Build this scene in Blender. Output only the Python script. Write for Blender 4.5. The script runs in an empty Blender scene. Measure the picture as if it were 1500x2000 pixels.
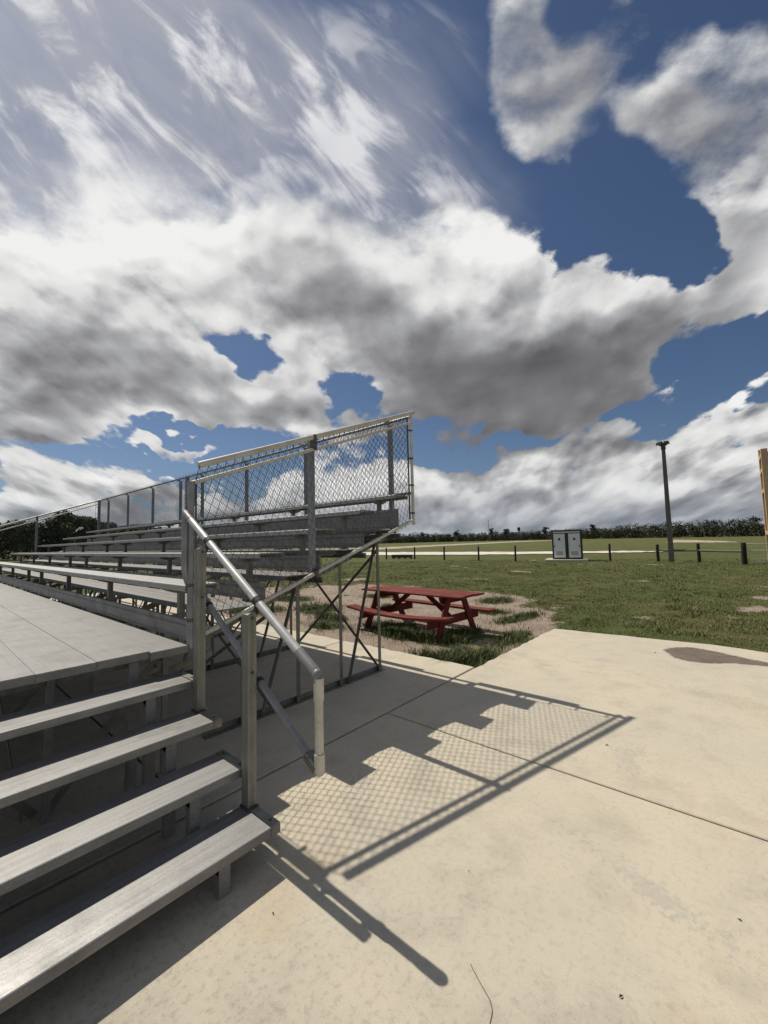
import bpy, bmesh, math, random
import numpy as np
from mathutils import Vector, Matrix, noise as mnoise
R = math.radians
random.seed(7)
rng = np.random.default_rng(11)
C = bpy.context.scene.collection
scene = bpy.context.scene

# ---------------------------------------------------------------- camera
CAM = Vector((-1.2769, -1.8398, 1.5831))
YAW, PITCH, ROLL, FPX = 0.7099, 0.0727, 0.0244, 793.78
F_ = Vector((math.cos(YAW) * math.cos(PITCH), math.sin(YAW) * math.cos(PITCH), math.sin(PITCH)))
R_ = Vector((math.sin(YAW), -math.cos(YAW), 0))
U_ = R_.cross(F_)
R2 = math.cos(ROLL) * R_ - math.sin(ROLL) * U_
U2 = math.sin(ROLL) * R_ + math.cos(ROLL) * U_
cam = bpy.data.cameras.new('camera')
cam.sensor_fit = 'HORIZONTAL'
cam.sensor_width = 36
cam.lens = 36 * FPX / 1500
cam.clip_start = 0.05
cam.clip_end = 6000
camo = bpy.data.objects.new('camera', cam)
C.objects.link(camo)
camo.matrix_world = Matrix(((R2.x, U2.x, -F_.x, CAM.x), (R2.y, U2.y, -F_.y, CAM.y), (R2.z, U2.z, -F_.z, CAM.z), (0, 0, 0, 1)))
scene.camera = camo

scene.view_settings.view_transform = 'Standard'
scene.view_settings.look = 'None'
scene.view_settings.exposure = 0
scene.view_settings.gamma = 1
scene.cycles.max_bounces = 6
scene.cycles.diffuse_bounces = 2
scene.cycles.glossy_bounces = 3
scene.cycles.transparent_max_bounces = 8
scene.cycles.sample_clamp_indirect = 4
scene.cycles.use_denoising = True

# ---------------------------------------------------------------- sun
SUN_EL, SUN_AZ = 0.9626, -0.0083      # azimuth measured from +Y towards +X
SUN = Vector((math.sin(SUN_AZ) * math.cos(SUN_EL), math.cos(SUN_AZ) * math.cos(SUN_EL), math.sin(SUN_EL)))
sl = bpy.data.lights.new('sun', 'SUN')
sl.energy = 4.5
sl.angle = R(0.5)
sl.color = (1.0, 0.94, 0.84)
so = bpy.data.objects.new('sun', sl)
C.objects.link(so)
so.rotation_euler = SUN.to_track_quat('Z', 'Y').to_euler()
so.location = (0, 0, 40)
# cloud masses as ellipses in direction coordinates: right, up, half width, half height, tilt in degrees, amount
COVER = [(-0.782, 0.841, 0.48, 0.267, -16.4, 0.9),
    (-0.355, 0.858, 0.441, 0.214, -23.4, 0.85),
    (-0.117, 0.712, 0.291, 0.198, -21.4, 0.8),
    (-0.513, 0.653, 0.435, 0.184, -6.4, 0.9),
    (-0.811, 0.511, 0.365, 0.196, -1.4, 0.9),
    (-0.563, 0.505, 0.261, 0.143, -1.4, 0.6),
    (-0.923, 0.705, 0.291, 0.264, -1.4, 0.5),
    (-0.237, 0.578, 0.262, 0.092, -11.4, 0.5),
    (0.255, 0.744, 0.252, 0.172, -1.4, 1.0),
    (0.218, 0.815, 0.16, 0.093, -1.4, 0.5),
    (0.337, 0.522, 0.431, 0.248, -1.4, 1.0),
    (0.077, 0.556, 0.301, 0.196, -1.4, 0.8),
    (0.266, 0.377, 0.414, 0.155, -1.4, 1.0),
    (0.409, 0.4, 0.259, 0.142, -1.4, 0.8),
    (0.488, 0.425, 0.259, 0.169, -1.4, 0.8),
    (0.408, 0.63, 0.184, 0.132, -1.4, 0.6),
    (0.771, 0.566, 0.301, 0.111, 18.6, 0.9),
    (0.601, 0.57, 0.183, 0.111, -1.4, 0.6),
    (0.922, 0.644, 0.171, 0.092, 13.6, 0.8),
    (0.596, 0.694, 0.086, 0.066, -1.4, 0.6),
    (0.912, 1.157, 0.3, 0.218, 8.6, 0.95),
    (1.059, 1.272, 0.178, 0.137, -1.4, 0.6),
    (0.759, 1.11, 0.136, 0.129, -1.4, 0.6),
    (0.856, 1.308, 0.096, 0.11, -1.4, 0.55),
    (1.002, 0.951, 0.202, 0.188, -1.4, 0.95),
    (0.892, 0.84, 0.147, 0.1, -21.4, 0.7),
    (1.013, 0.781, 0.159, 0.186, -1.4, 0.9),
    (0.805, 0.999, 0.108, 0.094, -1.4, 0.5),
    (0.401, 1.29, 0.165, 0.371, 6.6, 0.8),
    (0.638, 1.344, 0.207, 0.152, 53.6, 0.75),
    (0.382, 1.473, 0.139, 0.181, 18.6, 0.6),
    (0.409, 1.32, 0.124, 0.124, -1.4, 0.5),
    (0.463, 1.169, 0.232, 0.177, 13.6, 0.75),
    (0.564, 1.256, 0.151, 0.11, 38.6, 0.6),
    (-0.008, 1.453, 0.083, 0.056, -1.4, 0.3),
    (0.102, 1.404, 0.055, 0.055, -1.4, 0.3),
    (0.15, 1.192, 0.055, 0.041, -41.4, 0.35),
    (-0.38, 0.367, 0.284, 0.123, -1.4, 1.0),
    (-0.535, 0.344, 0.181, 0.084, -1.4, 0.7),
    (-0.225, 0.389, 0.155, 0.11, -1.4, 0.6),
    (-0.328, 0.445, 0.117, 0.078, -1.4, 0.5),
    (-0.896, 0.366, 0.194, 0.142, -1.4, 1.0),
    (-0.917, 0.249, 0.115, 0.051, -1.4, 0.5),
    (-0.735, 0.155, 0.267, 0.089, -1.4, 1.0),
    (-0.886, 0.12, 0.178, 0.089, -1.4, 0.9),
    (-0.57, 0.131, 0.14, 0.07, -1.4, 0.8),
    (-0.379, 0.095, 0.317, 0.076, -1.4, 0.8),
    (-0.52, 0.243, 0.167, 0.022, -4.4, 0.9),
    (0.256, 0.156, 0.229, 0.089, -1.4, 0.9),
    (0.141, 0.133, 0.191, 0.089, -1.4, 0.9),
    (0.524, 0.175, 0.23, 0.089, -1.4, 0.9),
    (0.392, 0.082, 0.532, 0.089, -1.4, 1.0),
    (0.711, 0.119, 0.279, 0.102, -1.4, 1.0),
    (0.871, 0.205, 0.192, 0.115, -1.4, 1.0),
    (0.955, 0.294, 0.116, 0.09, -1.4, 0.8),
    (0.82, 0.053, 0.379, 0.076, -1.4, 0.9),
    (-0.111, 0.268, 0.18, 0.058, -1.4, 0.6),
    (0.751, 0.312, 0.064, 0.036, -1.4, 0.45),
    (0.97, 0.453, 0.071, 0.065, -1.4, 0.5),
    (-0.061, 0.202, 0.256, 0.089, -1.4, 0.6),
    (-0.374, 0.534, 0.163, 0.076, -29.4, -0.85),
    (-0.121, 0.407, 0.11, 0.047, 13.6, -0.45),
    (-0.07, 0.379, 0.078, 0.047, -1.4, -0.5),
    (-0.198, 0.522, 0.157, 0.078, -1.4, 0.6),
    (-0.159, 0.468, 0.143, 0.065, -1.4, 0.5),
    (-0.638, 0.347, 0.194, 0.103, -1.4, 0.7),
    (-0.713, 0.283, 0.141, 0.064, -1.4, 0.4),
    (0.088, 0.064, 0.24, 0.076, -1.4, 0.9),
    (-0.062, 0.125, 0.254, 0.089, -1.4, 0.6),
    (-0.547, 1.196, 0.164, 0.109, -31.4, -0.4),
    (-0.495, 0.278, 0.18, 0.023, -1.4, -0.6),
    (0.831, 0.827, 0.067, 0.08, -1.4, -0.5),
    (0.131, 0.223, 0.077, 0.026, -1.4, -0.4)]
DARK = [(0.341, 0.322, 0.477, 0.161, -1.4, 1.0),
    (0.361, 0.468, 0.338, 0.156, -1.4, 0.45),
    (0.05, 0.516, 0.261, 0.117, -21.4, 0.35),
    (-0.183, 0.645, 0.263, 0.118, -21.4, 0.25),
    (-0.665, 0.434, 0.324, 0.117, -6.4, 0.4),
    (-0.877, 0.54, 0.235, 0.118, -1.4, 0.2),
    (-0.894, 0.314, 0.193, 0.103, -1.4, 0.45),
    (-0.341, 0.326, 0.271, 0.071, -1.4, 0.3),
    (-0.225, 0.376, 0.155, 0.091, -1.4, 0.2),
    (0.779, 0.498, 0.287, 0.065, 18.6, 0.35),
    (0.649, 0.501, 0.222, 0.117, -1.4, 0.3),
    (0.391, 0.063, 0.607, 0.076, -1.4, 0.15),
    (0.744, 0.055, 0.379, 0.076, -1.4, 0.2),
    (-0.733, 0.091, 0.33, 0.063, -1.4, 0.3),
    (0.85, 0.116, 0.19, 0.051, -1.4, 0.15),
    (0.906, 1.084, 0.258, 0.203, -1.4, 0.34),
    (0.495, 1.257, 0.26, 0.26, -1.4, 0.36),
    (0.918, 0.755, 0.172, 0.106, -1.4, 0.3),
    (0.824, 0.578, 0.262, 0.105, 13.6, 0.2),
    (-0.649, 0.894, 0.562, 0.228, -16.4, -0.2),
    (0.244, 0.8, 0.266, 0.086, -1.4, -0.3),
    (-0.823, 0.87, 0.307, 0.187, -1.4, -0.15),
    (-0.445, 0.421, 0.156, 0.065, -1.4, -0.1)]
VEIL = [(-0.152, 1.068, 0.447, 0.325, -41.4, 0.5),
    (-0.838, 1.323, 0.633, 0.454, -21.4, 1.0),
    (0.087, 0.903, 0.348, 0.268, -41.4, 0.4),
    (-0.424, 1.297, 0.385, 0.302, -41.4, 0.7),
    (-0.04, 1.272, 0.357, 0.22, -1.4, 0.25),
    (-0.786, 0.998, 0.472, 0.216, -1.4, 0.5)]
# ---------------------------------------------------------------- world: sky texture with a procedural cloud deck
W = bpy.data.worlds.new('World')
scene.world = W
W.use_nodes = True
W.cycles.sampling_method = 'MANUAL'
W.cycles.sample_map_resolution = 512
nt = W.node_tree
nt.nodes.clear()
SKY_STRENGTH = 0.1


def N(tree, kind, **kw):
    n = tree.nodes.new(kind)
    for k, v in kw.items():
        setattr(n, k, v)
    return n


def setin(tree, sock, v):
    if isinstance(v, bpy.types.NodeSocket):
        tree.links.new(v, sock)
    elif v is not None:
        sock.default_value = v


def M(tree, op, a, b=None, c=None, clamp=False):
    n = N(tree, 'ShaderNodeMath', operation=op, use_clamp=clamp)
    for i, v in enumerate((a, b, c)):
        setin(tree, n.inputs[i], v)
    return n.outputs[0]


def VM(tree, op, a, b=None, scale=None):
    n = N(tree, 'ShaderNodeVectorMath', operation=op)
    setin(tree, n.inputs[0], a)
    if b is not None:
        setin(tree, n.inputs[1], b)
    if scale is not None:
        setin(tree, n.inputs['Scale'], scale)
    return n.outputs['Value'] if op in ('DOT_PRODUCT', 'LENGTH', 'DISTANCE') else n.outputs[0]


def MR(tree, v, a, b, c=0.0, d=1.0, kind='SMOOTHSTEP'):
    n = N(tree, 'ShaderNodeMapRange', interpolation_type=kind)
    setin(tree, n.inputs['Value'], v)
    for k, x in (('From Min', a), ('From Max', b), ('To Min', c), ('To Max', d)):
        setin(tree, n.inputs[k], x)
    return n.outputs[0]


def MIX(tree, f, a, b, blend='MIX'):
    n = N(tree, 'ShaderNodeMix', data_type='RGBA', blend_type=blend)
    setin(tree, n.inputs[0], f)
    setin(tree, n.inputs[6], a)
    setin(tree, n.inputs[7], b)
    return n.outputs[2]


def NOISE(tree, vec, scale, detail=4.0, rough=0.5, dist=0.0, dims='3D', lac=2.0):
    n = N(tree, 'ShaderNodeTexNoise', noise_dimensions=dims)
    setin(tree, n.inputs['Vector'], vec)
    n.inputs['Scale'].default_value = scale
    n.inputs['Detail'].default_value = detail
    n.inputs['Roughness'].default_value = rough
    n.inputs['Lacunarity'].default_value = lac
    n.inputs['Distortion'].default_value = dist
    return n


def XYZ(tree, x, y, z=0.0):
    n = N(tree, 'ShaderNodeCombineXYZ')
    for i, v in enumerate((x, y, z)):
        setin(tree, n.inputs[i], v)
    return n.outputs[0]


tc = N(nt, 'ShaderNodeTexCoord')
dvec = tc.outputs['Generated']
sky = N(nt, 'ShaderNodeTexSky', sky_type='NISHITA', sun_disc=False, sun_elevation=SUN_EL, sun_rotation=SUN_AZ)
sky.altitude = 0
sky.air_density = 1.0
sky.dust_density = 0.6
sky.ozone_density = 2.5
# direction coordinates: right / forward and up / forward
fwd = VM(nt, 'DOT_PRODUCT', dvec, (math.cos(YAW), math.sin(YAW), 0))
rgt = VM(nt, 'DOT_PRODUCT', dvec, (math.sin(YAW), -math.cos(YAW), 0))
up = VM(nt, 'DOT_PRODUCT', dvec, (0, 0, 1))
fs = M(nt, 'MAXIMUM', fwd, 0.12)
X = M(nt, 'DIVIDE', rgt, fs)
Y = M(nt, 'MAXIMUM', M(nt, 'DIVIDE', up, fs), -0.02)
xy = XYZ(nt, X, Y, 0)
# cloud-deck coordinates (get finer towards the horizon)


def deck(xv, yv):
    k = M(nt, 'DIVIDE', 1.0, M(nt, 'ADD', yv, 0.42))
    ln = M(nt, 'LOGARITHM', k, math.e)
    return XYZ(nt, M(nt, 'MULTIPLY', xv, k), M(nt, 'ADD', M(nt, 'MULTIPLY', ln, -0.9), M(nt, 'MULTIPLY', k, -0.25)), 0.0)


q = deck(X, Y)
dx, dy = -0.024, 0.042
q2 = deck(M(nt, 'ADD', X, dx), M(nt, 'ADD', Y, dy))
warp = NOISE(nt, q, 2.6, 4.0, 0.55, 0.0, '2D')
wv = VM(nt, 'SCALE', VM(nt, 'SUBTRACT', warp.outputs['Color'], (0.5, 0.5, 0.5)), scale=0.26)
xyw = VM(nt, 'ADD', xy, wv)


def blobs(L, coords):
    acc = None
    for (bx, by, sx, sy, rot, amp) in L:
        mp = N(nt, 'ShaderNodeMapping', vector_type='TEXTURE')
        setin(nt, mp.inputs['Vector'], coords)
        mp.inputs['Location'].default_value = (bx, by, 0)
        mp.inputs['Rotation'].default_value = (0, 0, R(rot))
        mp.inputs['Scale'].default_value = (sx * 1.15, sy * 1.15, 1)
        g = N(nt, 'ShaderNodeTexGradient', gradient_type='SPHERICAL')
        nt.links.new(mp.outputs[0], g.inputs[0])
        v = MR(nt, g.outputs['Fac'], 0.0, 0.62, 0.0, amp)
        acc = v if acc is None else M(nt, 'ADD', acc, v)
    return acc




def field(coords, det):
    """cloud detail: soft fractal noise plus rounded billows"""
    f = NOISE(nt, coords, 2.7, det, 0.57, 0.0, '2D')
    v = N(nt, 'ShaderNodeTexVoronoi', feature='SMOOTH_F1', voronoi_dimensions='2D')
    setin(nt, v.inputs['Vector'], VM(nt, 'ADD', coords, VM(nt, 'SCALE', f.outputs['Color'], scale=0.16)))
    v.inputs['Scale'].default_value = 4.2
    v.inputs['Detail'].default_value = 2.0
    v.inputs['Roughness'].default_value = 0.55
    v.inputs['Smoothness'].default_value = 0.40
    b = M(nt, 'SUBTRACT', 0.92, v.outputs['Distance'])
    return M(nt, 'ADD', M(nt, 'MULTIPLY', f.outputs['Fac'], 0.66), M(nt, 'MULTIPLY', b, 0.38))


n1 = M(nt, 'MAXIMUM', field(q, 9.0), 0.33)
n2 = field(q2, 6.0)
nbig = NOISE(nt, q, 1.7, 2.0, 0.5, 0.0, '2D')
cov = M(nt, 'ADD', M(nt, 'MINIMUM', blobs(COVER, xyw), 1.3), M(nt, 'MULTIPLY', MR(nt, Y, 0.16, 0.03), 0.45))
# unseen half of the sky: broken cloud from noise alone
behind = MR(nt, fwd, 0.35, 0.1)
wild = NOISE(nt, dvec, 2.4, 5.0, 0.55)
cov = M(nt, 'ADD', cov, M(nt, 'MULTIPLY', behind, M(nt, 'MULTIPLY_ADD', wild.outputs['Fac'], 3.0, -0.65)))
dens = M(nt, 'ADD', M(nt, 'SUBTRACT', cov, 0.30), M(nt, 'MULTIPLY', M(nt, 'SUBTRACT', n1, 0.5), 2.6))
# thin high veil, drawn out towards the sun
mpv = N(nt, 'ShaderNodeMapping', vector_type='TEXTURE')
setin(nt, mpv.inputs['Vector'], xy)
mpv.inputs['Rotation'].default_value = (0, 0, R(-50))
mpv.inputs['Scale'].default_value = (1.0, 0.28, 1)
nv = NOISE(nt, mpv.outputs[0], 2.6, 7.0, 0.6, 0.4, '2D')
veilmask = M(nt, 'MINIMUM', blobs(VEIL, xyw), 1.0)
veil = M(nt, 'MULTIPLY', veilmask, MR(nt, nv.outputs['Fac'], 0.25, 0.72, 0.40, 1.0, 'LINEAR'))
veil = M(nt, 'MINIMUM', M(nt, 'MULTIPLY', veil, 0.95), 0.85)
soft = M(nt, 'MULTIPLY_ADD', veilmask, 0.6, MR(nt, Y, 0.70, 1.05, 0.34, 1.15))
wisp = NOISE(nt, q, 17.0, 6.0, 0.68, 0.0, '2D')
dens2 = M(nt, 'MULTIPLY_ADD', M(nt, 'SUBTRACT', wisp.outputs['Fac'], 0.5), 0.75, dens)
alpha = MR(nt, dens2, M(nt, 'MULTIPLY', veilmask, -0.15), soft)
thick = MR(nt, dens, 0.05, 1.3, kind='LINEAR')
dark = blobs(DARK, xyw)
relief = M(nt, 'SUBTRACT', n1, n2)
# thickness of the heaps: 1 - exp(-k d), so the bases grade smoothly to grey
shade = M(nt, 'SUBTRACT', 1.0, M(nt, 'POWER', math.e, M(nt, 'MULTIPLY', dark, -1.75)))
lum = M(nt, 'MULTIPLY_ADD', thick, -0.13, 0.86)
lum = M(nt, 'ADD', lum, M(nt, 'MULTIPLY', relief, 1.75))
lum = M(nt, 'MULTIPLY_ADD', M(nt, 'SUBTRACT', nbig.outputs['Fac'], 0.5), 0.22, lum)
lum = M(nt, 'MULTIPLY', lum, M(nt, 'MULTIPLY_ADD', shade, -0.88, 1.0))
lum = M(nt, 'MULTIPLY_ADD', behind, 0.10, lum)  # unseen clouds behind the view brightened to lift open shadows
lum = M(nt, 'MAXIMUM', lum, 0.05)
lum = M(nt, 'SUBTRACT', lum, M(nt, 'MULTIPLY', M(nt, 'MAXIMUM', M(nt, 'SUBTRACT', lum, 0.82), 0.0), 0.62))
ramp = N(nt, 'ShaderNodeValToRGB')
nt.links.new(lum, ramp.inputs[0])
cr = ramp.color_ramp
cr.elements[0].position = 0.05
cr.elements[0].color = (0.088, 0.088, 0.093, 1)
cr.elements[1].position = 0.95
cr.elements[1].color = (0.88, 0.875, 0.86, 1)
for p_, c_ in ((0.3, (0.215, 0.215, 0.225, 1)), (0.55, (0.41, 0.413, 0.425, 1)), (0.78, (0.65, 0.65, 0.65, 1))):
    e = cr.elements.new(p_)
    e.color = c_
K = 1.0 / SKY_STRENGTH
cloudcol = VM(nt, 'SCALE', ramp.outputs[0], scale=K)
tint = N(nt, 'ShaderNodeMix', data_type='RGBA', blend_type='MULTIPLY')
tint.inputs[0].default_value = 1.0
nt.links.new(sky.outputs[0], tint.inputs[6])
tint.inputs[7].default_value = (0.46, 0.50, 0.56, 1)
puff = M(nt, 'MULTIPLY', MR(nt, M(nt, 'ADD', nv.outputs['Fac'], M(nt, 'MULTIPLY', M(nt, 'SUBTRACT', n1, 0.5), 0.9)), 0.38, 0.66), veilmask)
base = MIX(nt, veil, tint.outputs[2], (0.43 * K, 0.435 * K, 0.48 * K, 1))
base = MIX(nt, M(nt, 'MULTIPLY', puff, 0.9), base, (0.80 * K, 0.80 * K, 0.815 * K, 1))
# low haze just above the horizon
hz = MR(nt, Y, 0.17, 0.0)
alpha = M(nt, 'MULTIPLY', alpha, MR(nt, up, -0.03, 0.004))
final = MIX(nt, alpha, base, cloudcol)
final = MIX(nt, M(nt, 'MULTIPLY', hz, 0.62), final, (0.205 * K, 0.245 * K, 0.305 * K, 1))
bg = N(nt, 'ShaderNodeBackground')
nt.links.new(final, bg.inputs[0])
bg.inputs[1].default_value = SKY_STRENGTH
wo = N(nt, 'ShaderNodeOutputWorld')
nt.links.new(bg.outputs[0], wo.inputs[0])
# ---------------------------------------------------------------- mesh helpers


class MB:
    """collects shapes and links them as one mesh object"""

    def __init__(self):
        self.v, self.f, self.mi = [], [], []
        self.m = 0

    def add(self, vs, fs):
        o = len(self.v)
        self.v.extend([tuple(p) for p in vs])
        self.f.extend([tuple(i + o for i in f) for f in fs])
        self.mi.extend([self.m] * len(fs))

    def box(self, x0, x1, y0, y1, z0, z1, c=0.0):
        """axis-aligned box, edges chamfered by c"""
        if c <= 0:
            self.add([(x0, y0, z0), (x1, y0, z0), (x1, y1, z0), (x0, y1, z0), (x0, y0, z1), (x1, y0, z1), (x1, y1, z1), (x0, y1, z1)],
                     [(3, 2, 1, 0), (4, 5, 6, 7), (0, 1, 5, 4), (1, 2, 6, 5), (2, 3, 7, 6), (3, 0, 4, 7)])
            return
        bm = bmesh.new()
        bmesh.ops.create_cube(bm, size=1)
        for v in bm.verts:
            v.co = Vector(((x0 + x1) / 2 + v.co.x * (x1 - x0), (y0 + y1) / 2 + v.co.y * (y1 - y0), (z0 + z1) / 2 + v.co.z * (z1 - z0)))
        bmesh.ops.bevel(bm, geom=bm.edges[:], offset=c, segments=1, affect='EDGES')
        bm.verts.index_update()
        self.add([v.co[:] for v in bm.verts], [[v.index for v in f.verts] for f in bm.faces])
        bm.free()

    def bar(self, p0, p1, w, h, up=(0, 0, 1), c=0.0):
        """box from p0 to p1, w across and h along up"""
        p0, p1 = Vector(p0), Vector(p1)
        d = p1 - p0
        L = d.length
        d.normalize()
        u = Vector(up)
        s = d.cross(u)
        if s.length < 1e-4:
            s = d.cross(Vector((1, 0, 0)))
        s.normalize()
        u = s.cross(d).normalized()
        t = MB()
        t.box(0, L, -w / 2, w / 2, -h / 2, h / 2, c)
        self.add([p0 + d * a + s * b + u * e for a, b, e in t.v], [tuple(f) for f in t.f])

    def tube(self, pts, r, n=12, caps=True, closed=False):
        pts = [Vector(p) for p in pts]
        rr = r if isinstance(r, (list, tuple)) else [r] * len(pts)
        rings = []
        ref = None
        for i, p in enumerate(pts):
            a = pts[i - 1] if i else p
            b = pts[i + 1] if i < len(pts) - 1 else p
            d = (b - a).normalized()
            if ref is None:
                ref = Vector((0, 0, 1)) if abs(d.z) < 0.9 else Vector((1, 0, 0))
            s = d.cross(ref)
            if s.length < 1e-4:
                s = d.orthogonal()
            s.normalize()
            u = s.cross(d)
            ref = u
            k = 1.0
            if 0 < i < len(pts) - 1:
                c_ = (p - a).normalized().dot((b - p).normalized())
                k = 1 / max(0.6, math.sqrt((1 + c_) / 2))
            rings.append([p + (s * math.cos(2 * math.pi * j / n) + u * math.sin(2 * math.pi * j / n)) * rr[i] * (k if n > 4 else 1) for j in range(n)])
        vs = [v for q_ in rings for v in q_]
        fs = []
        for i in range(len(pts) - 1):
            for j in range(n):
                fs.append((i * n + j, i * n + (j + 1) % n, (i + 1) * n + (j + 1) % n, (i + 1) * n + j))
        if caps:
            fs.append(tuple(range(n - 1, -1, -1)))
            fs.append(tuple((len(pts) - 1) * n + j for j in range(n)))
        self.add(vs, fs)

    def extrude(self, prof, axis, a0, a1, flip=False):
        """closed profile [(p, z)] swept along x or y"""
        n = len(prof)
        if axis == 'y':
            vs = [(p, a0, z) for p, z in prof] + [(p, a1, z) for p, z in prof]
        else:
            vs = [(a0, p, z) for p, z in prof] + [(a1, p, z) for p, z in prof]
        fs = [(i, (i + 1) % n, n + (i + 1) % n, n + i) for i in range(n)]
        fs += [tuple(range(n - 1, -1, -1)), tuple(range(n, 2 * n))]
        if flip:
            fs = [tuple(reversed(f)) for f in fs]
        self.add(vs, fs)

    def ball(self, c, r, n=10, squash=(1, 1, 1)):
        vs, fs = [], []
        m = n // 2
        for i in range(m + 1):
            t = math.pi * i / m
            for j in range(n):
                p = 2 * math.pi * j / n
                vs.append((c[0] + r * squash[0] * math.sin(t) * math.cos(p), c[1] + r * squash[1] * math.sin(t) * math.sin(p), c[2] + r * squash[2] * math.cos(t)))
        for i in range(m):
            for j in range(n):
                fs.append((i * n + j, (i + 1) * n + j, (i + 1) * n + (j + 1) % n, i * n + (j + 1) % n))
        self.add(vs, fs)

    def mesh(self, name, mats, base=(0, 0, 0), smooth=None):
        me = bpy.data.meshes.new(name)
        b = Vector(base)
        me.from_pydata([(p[0] - b.x, p[1] - b.y, p[2] - b.z) for p in self.v], [], self.f)
        for m_ in (mats if isinstance(mats, (list, tuple)) else [mats]):
            me.materials.append(m_)
        if max(self.mi, default=0) > 0:
            me.polygons.foreach_set('material_index', self.mi)
        if smooth:
            me.polygons.foreach_set('use_smooth', [True] * len(self.f))
            me.set_sharp_from_angle(angle=R(smooth))
        me.update()
        return me

    def build(self, name, mats, parent=None, smooth=None, base=None):
        b = world_base(parent) if parent and base is None else (0, 0, 0)
        o = bpy.data.objects.new(name, self.mesh(name, mats, b, smooth))
        C.objects.link(o)
        if parent:
            o.parent = parent
        elif base is not None:
            o.location = base
        return o


def world_base(o):
    b = Vector((0, 0, 0))
    while o:
        b = b + o.location
        o = o.parent
    return b


def tag(o, label=None, cat=None, group=None, kind=None):
    for k, v in (('label', label), ('category', cat), ('group', group), ('kind', kind)):
        if v:
            o[k] = v
    return o


def thing(name, loc, label, cat, group=None):
    o = bpy.data.objects.new(name, None)
    o.location = loc
    o.empty_display_size = 0.3
    C.objects.link(o)
    return tag(o, label, cat, group)


def dup(o, parent=None, offset=None):
    """copy of an object with its parts and sub-parts"""
    c = o.copy()
    C.objects.link(c)
    if parent:
        c.parent = parent
    if offset is not None:
        c.location = Vector(c.location) + Vector(offset)
    for ch in list(o.children):
        dup(ch, c)
    return c


# ---------------------------------------------------------------- materials


def mat(name, col, rough=0.6, metal=0.0, spec=0.5):
    m = bpy.data.materials.new(name)
    m.use_nodes = True
    b = m.node_tree.nodes['Principled BSDF']
    b.inputs['Base Color'].default_value = (*col, 1)
    b.inputs['Roughness'].default_value = rough
    b.inputs['Metallic'].default_value = metal
    b.inputs['Specular IOR Level'].default_value = spec
    return m, m.node_tree, b


def pos(tree):
    return N(tree, 'ShaderNodeNewGeometry').outputs['Position']


def scaled(tree, vec, s):
    return VM(tree, 'MULTIPLY', vec, s)


def bump(tree, b, h, strength=0.3, dist=0.01):
    n = N(tree, 'ShaderNodeBump')
    n.inputs['Strength'].default_value = strength
    n.inputs['Distance'].default_value = dist
    setin(tree, n.inputs['Height'], h)
    tree.links.new(n.outputs[0], b.inputs['Normal'])


def metal_mat(name, c0, c1, metal, rough, stretch, dirt=None, dirt_amt=0.5, grain=0.25):
    """weathered aluminium or galvanised steel: long streaks, blotches and dirt"""
    m, t, b = mat(name, c0, rough, metal)
    p = pos(t)
    st = NOISE(t, scaled(t, p, stretch), 1.0, 5.0, 0.6)
    bl = NOISE(t, p, 6.0, 6.0, 0.62)
    fine = NOISE(t, p, 160.0, 2.0, 0.6)
    f = M(t, 'ADD', M(t, 'MULTIPLY', st.outputs['Fac'], 0.55), M(t, 'MULTIPLY', bl.outputs['Fac'], 0.45))
    col = MIX(t, MR(t, f, 0.32, 0.68), (*c0, 1), (*c1, 1))
    if dirt:
        d = NOISE(t, p, 2.3, 8.0, 0.68, 0.3)
        col = MIX(t, M(t, 'MULTIPLY', MR(t, d.outputs['Fac'], 0.52, 0.72), dirt_amt), col, (*dirt, 1))
    col = MIX(t, grain, col, MIX(t, MR(t, fine.outputs['Fac'], 0.3, 0.7), (0.5, 0.5, 0.5, 1), (1.4, 1.4, 1.4, 1)), 'MULTIPLY')
    t.links.new(col, b.inputs['Base Color'])
    setin(t, b.inputs['Roughness'], MR(t, bl.outputs['Fac'], 0.3, 0.7, rough - 0.08, rough + 0.12, 'LINEAR'))
    bump(t, b, fine.outputs['Fac'], 0.12, 0.002)
    return m


ALU_DECK = metal_mat('aluminium_deck', (0.225, 0.219, 0.206), (0.168, 0.163, 0.152), 0.25, 0.55, (60, 2.0, 60), (0.115, 0.098, 0.076), 0.5)
ALU_TREAD = metal_mat('aluminium_tread', (0.27, 0.265, 0.253), (0.185, 0.181, 0.172), 0.5, 0.47, (2.0, 40, 40), (0.115, 0.10, 0.08), 0.45)
ALU_SEAT = metal_mat('aluminium_seat', (0.38, 0.37, 0.345), (0.28, 0.27, 0.25), 0.4, 0.48, (60, 1.5, 60), (0.18, 0.155, 0.12), 0.4)
ALU_RISER = metal_mat('aluminium_riser', (0.235, 0.222, 0.207), (0.165, 0.153, 0.142), 0.3, 0.5, (60, 1.5, 60), (0.10, 0.083, 0.066), 0.5)
ALU_POST = metal_mat('aluminium_post', (0.27, 0.262, 0.228), (0.18, 0.174, 0.142), 0.35, 0.5, (40, 40, 1.6), (0.07, 0.066, 0.035), 0.8)
STEEL = metal_mat('galvanised_steel', (0.22, 0.21, 0.18), (0.13, 0.125, 0.105), 0.35, 0.5, (30, 30, 3), (0.07, 0.058, 0.035), 0.6)
PIPE = metal_mat('bright_pipe', (0.60, 0.585, 0.55), (0.46, 0.45, 0.42), 0.35, 0.40, (20, 20, 20), (0.3, 0.28, 0.24), 0.3)
PIPE_DULL = metal_mat('dull_pipe', (0.27, 0.265, 0.255), (0.20, 0.195, 0.185), 0.3, 0.48, (20, 20, 20), None)
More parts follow.
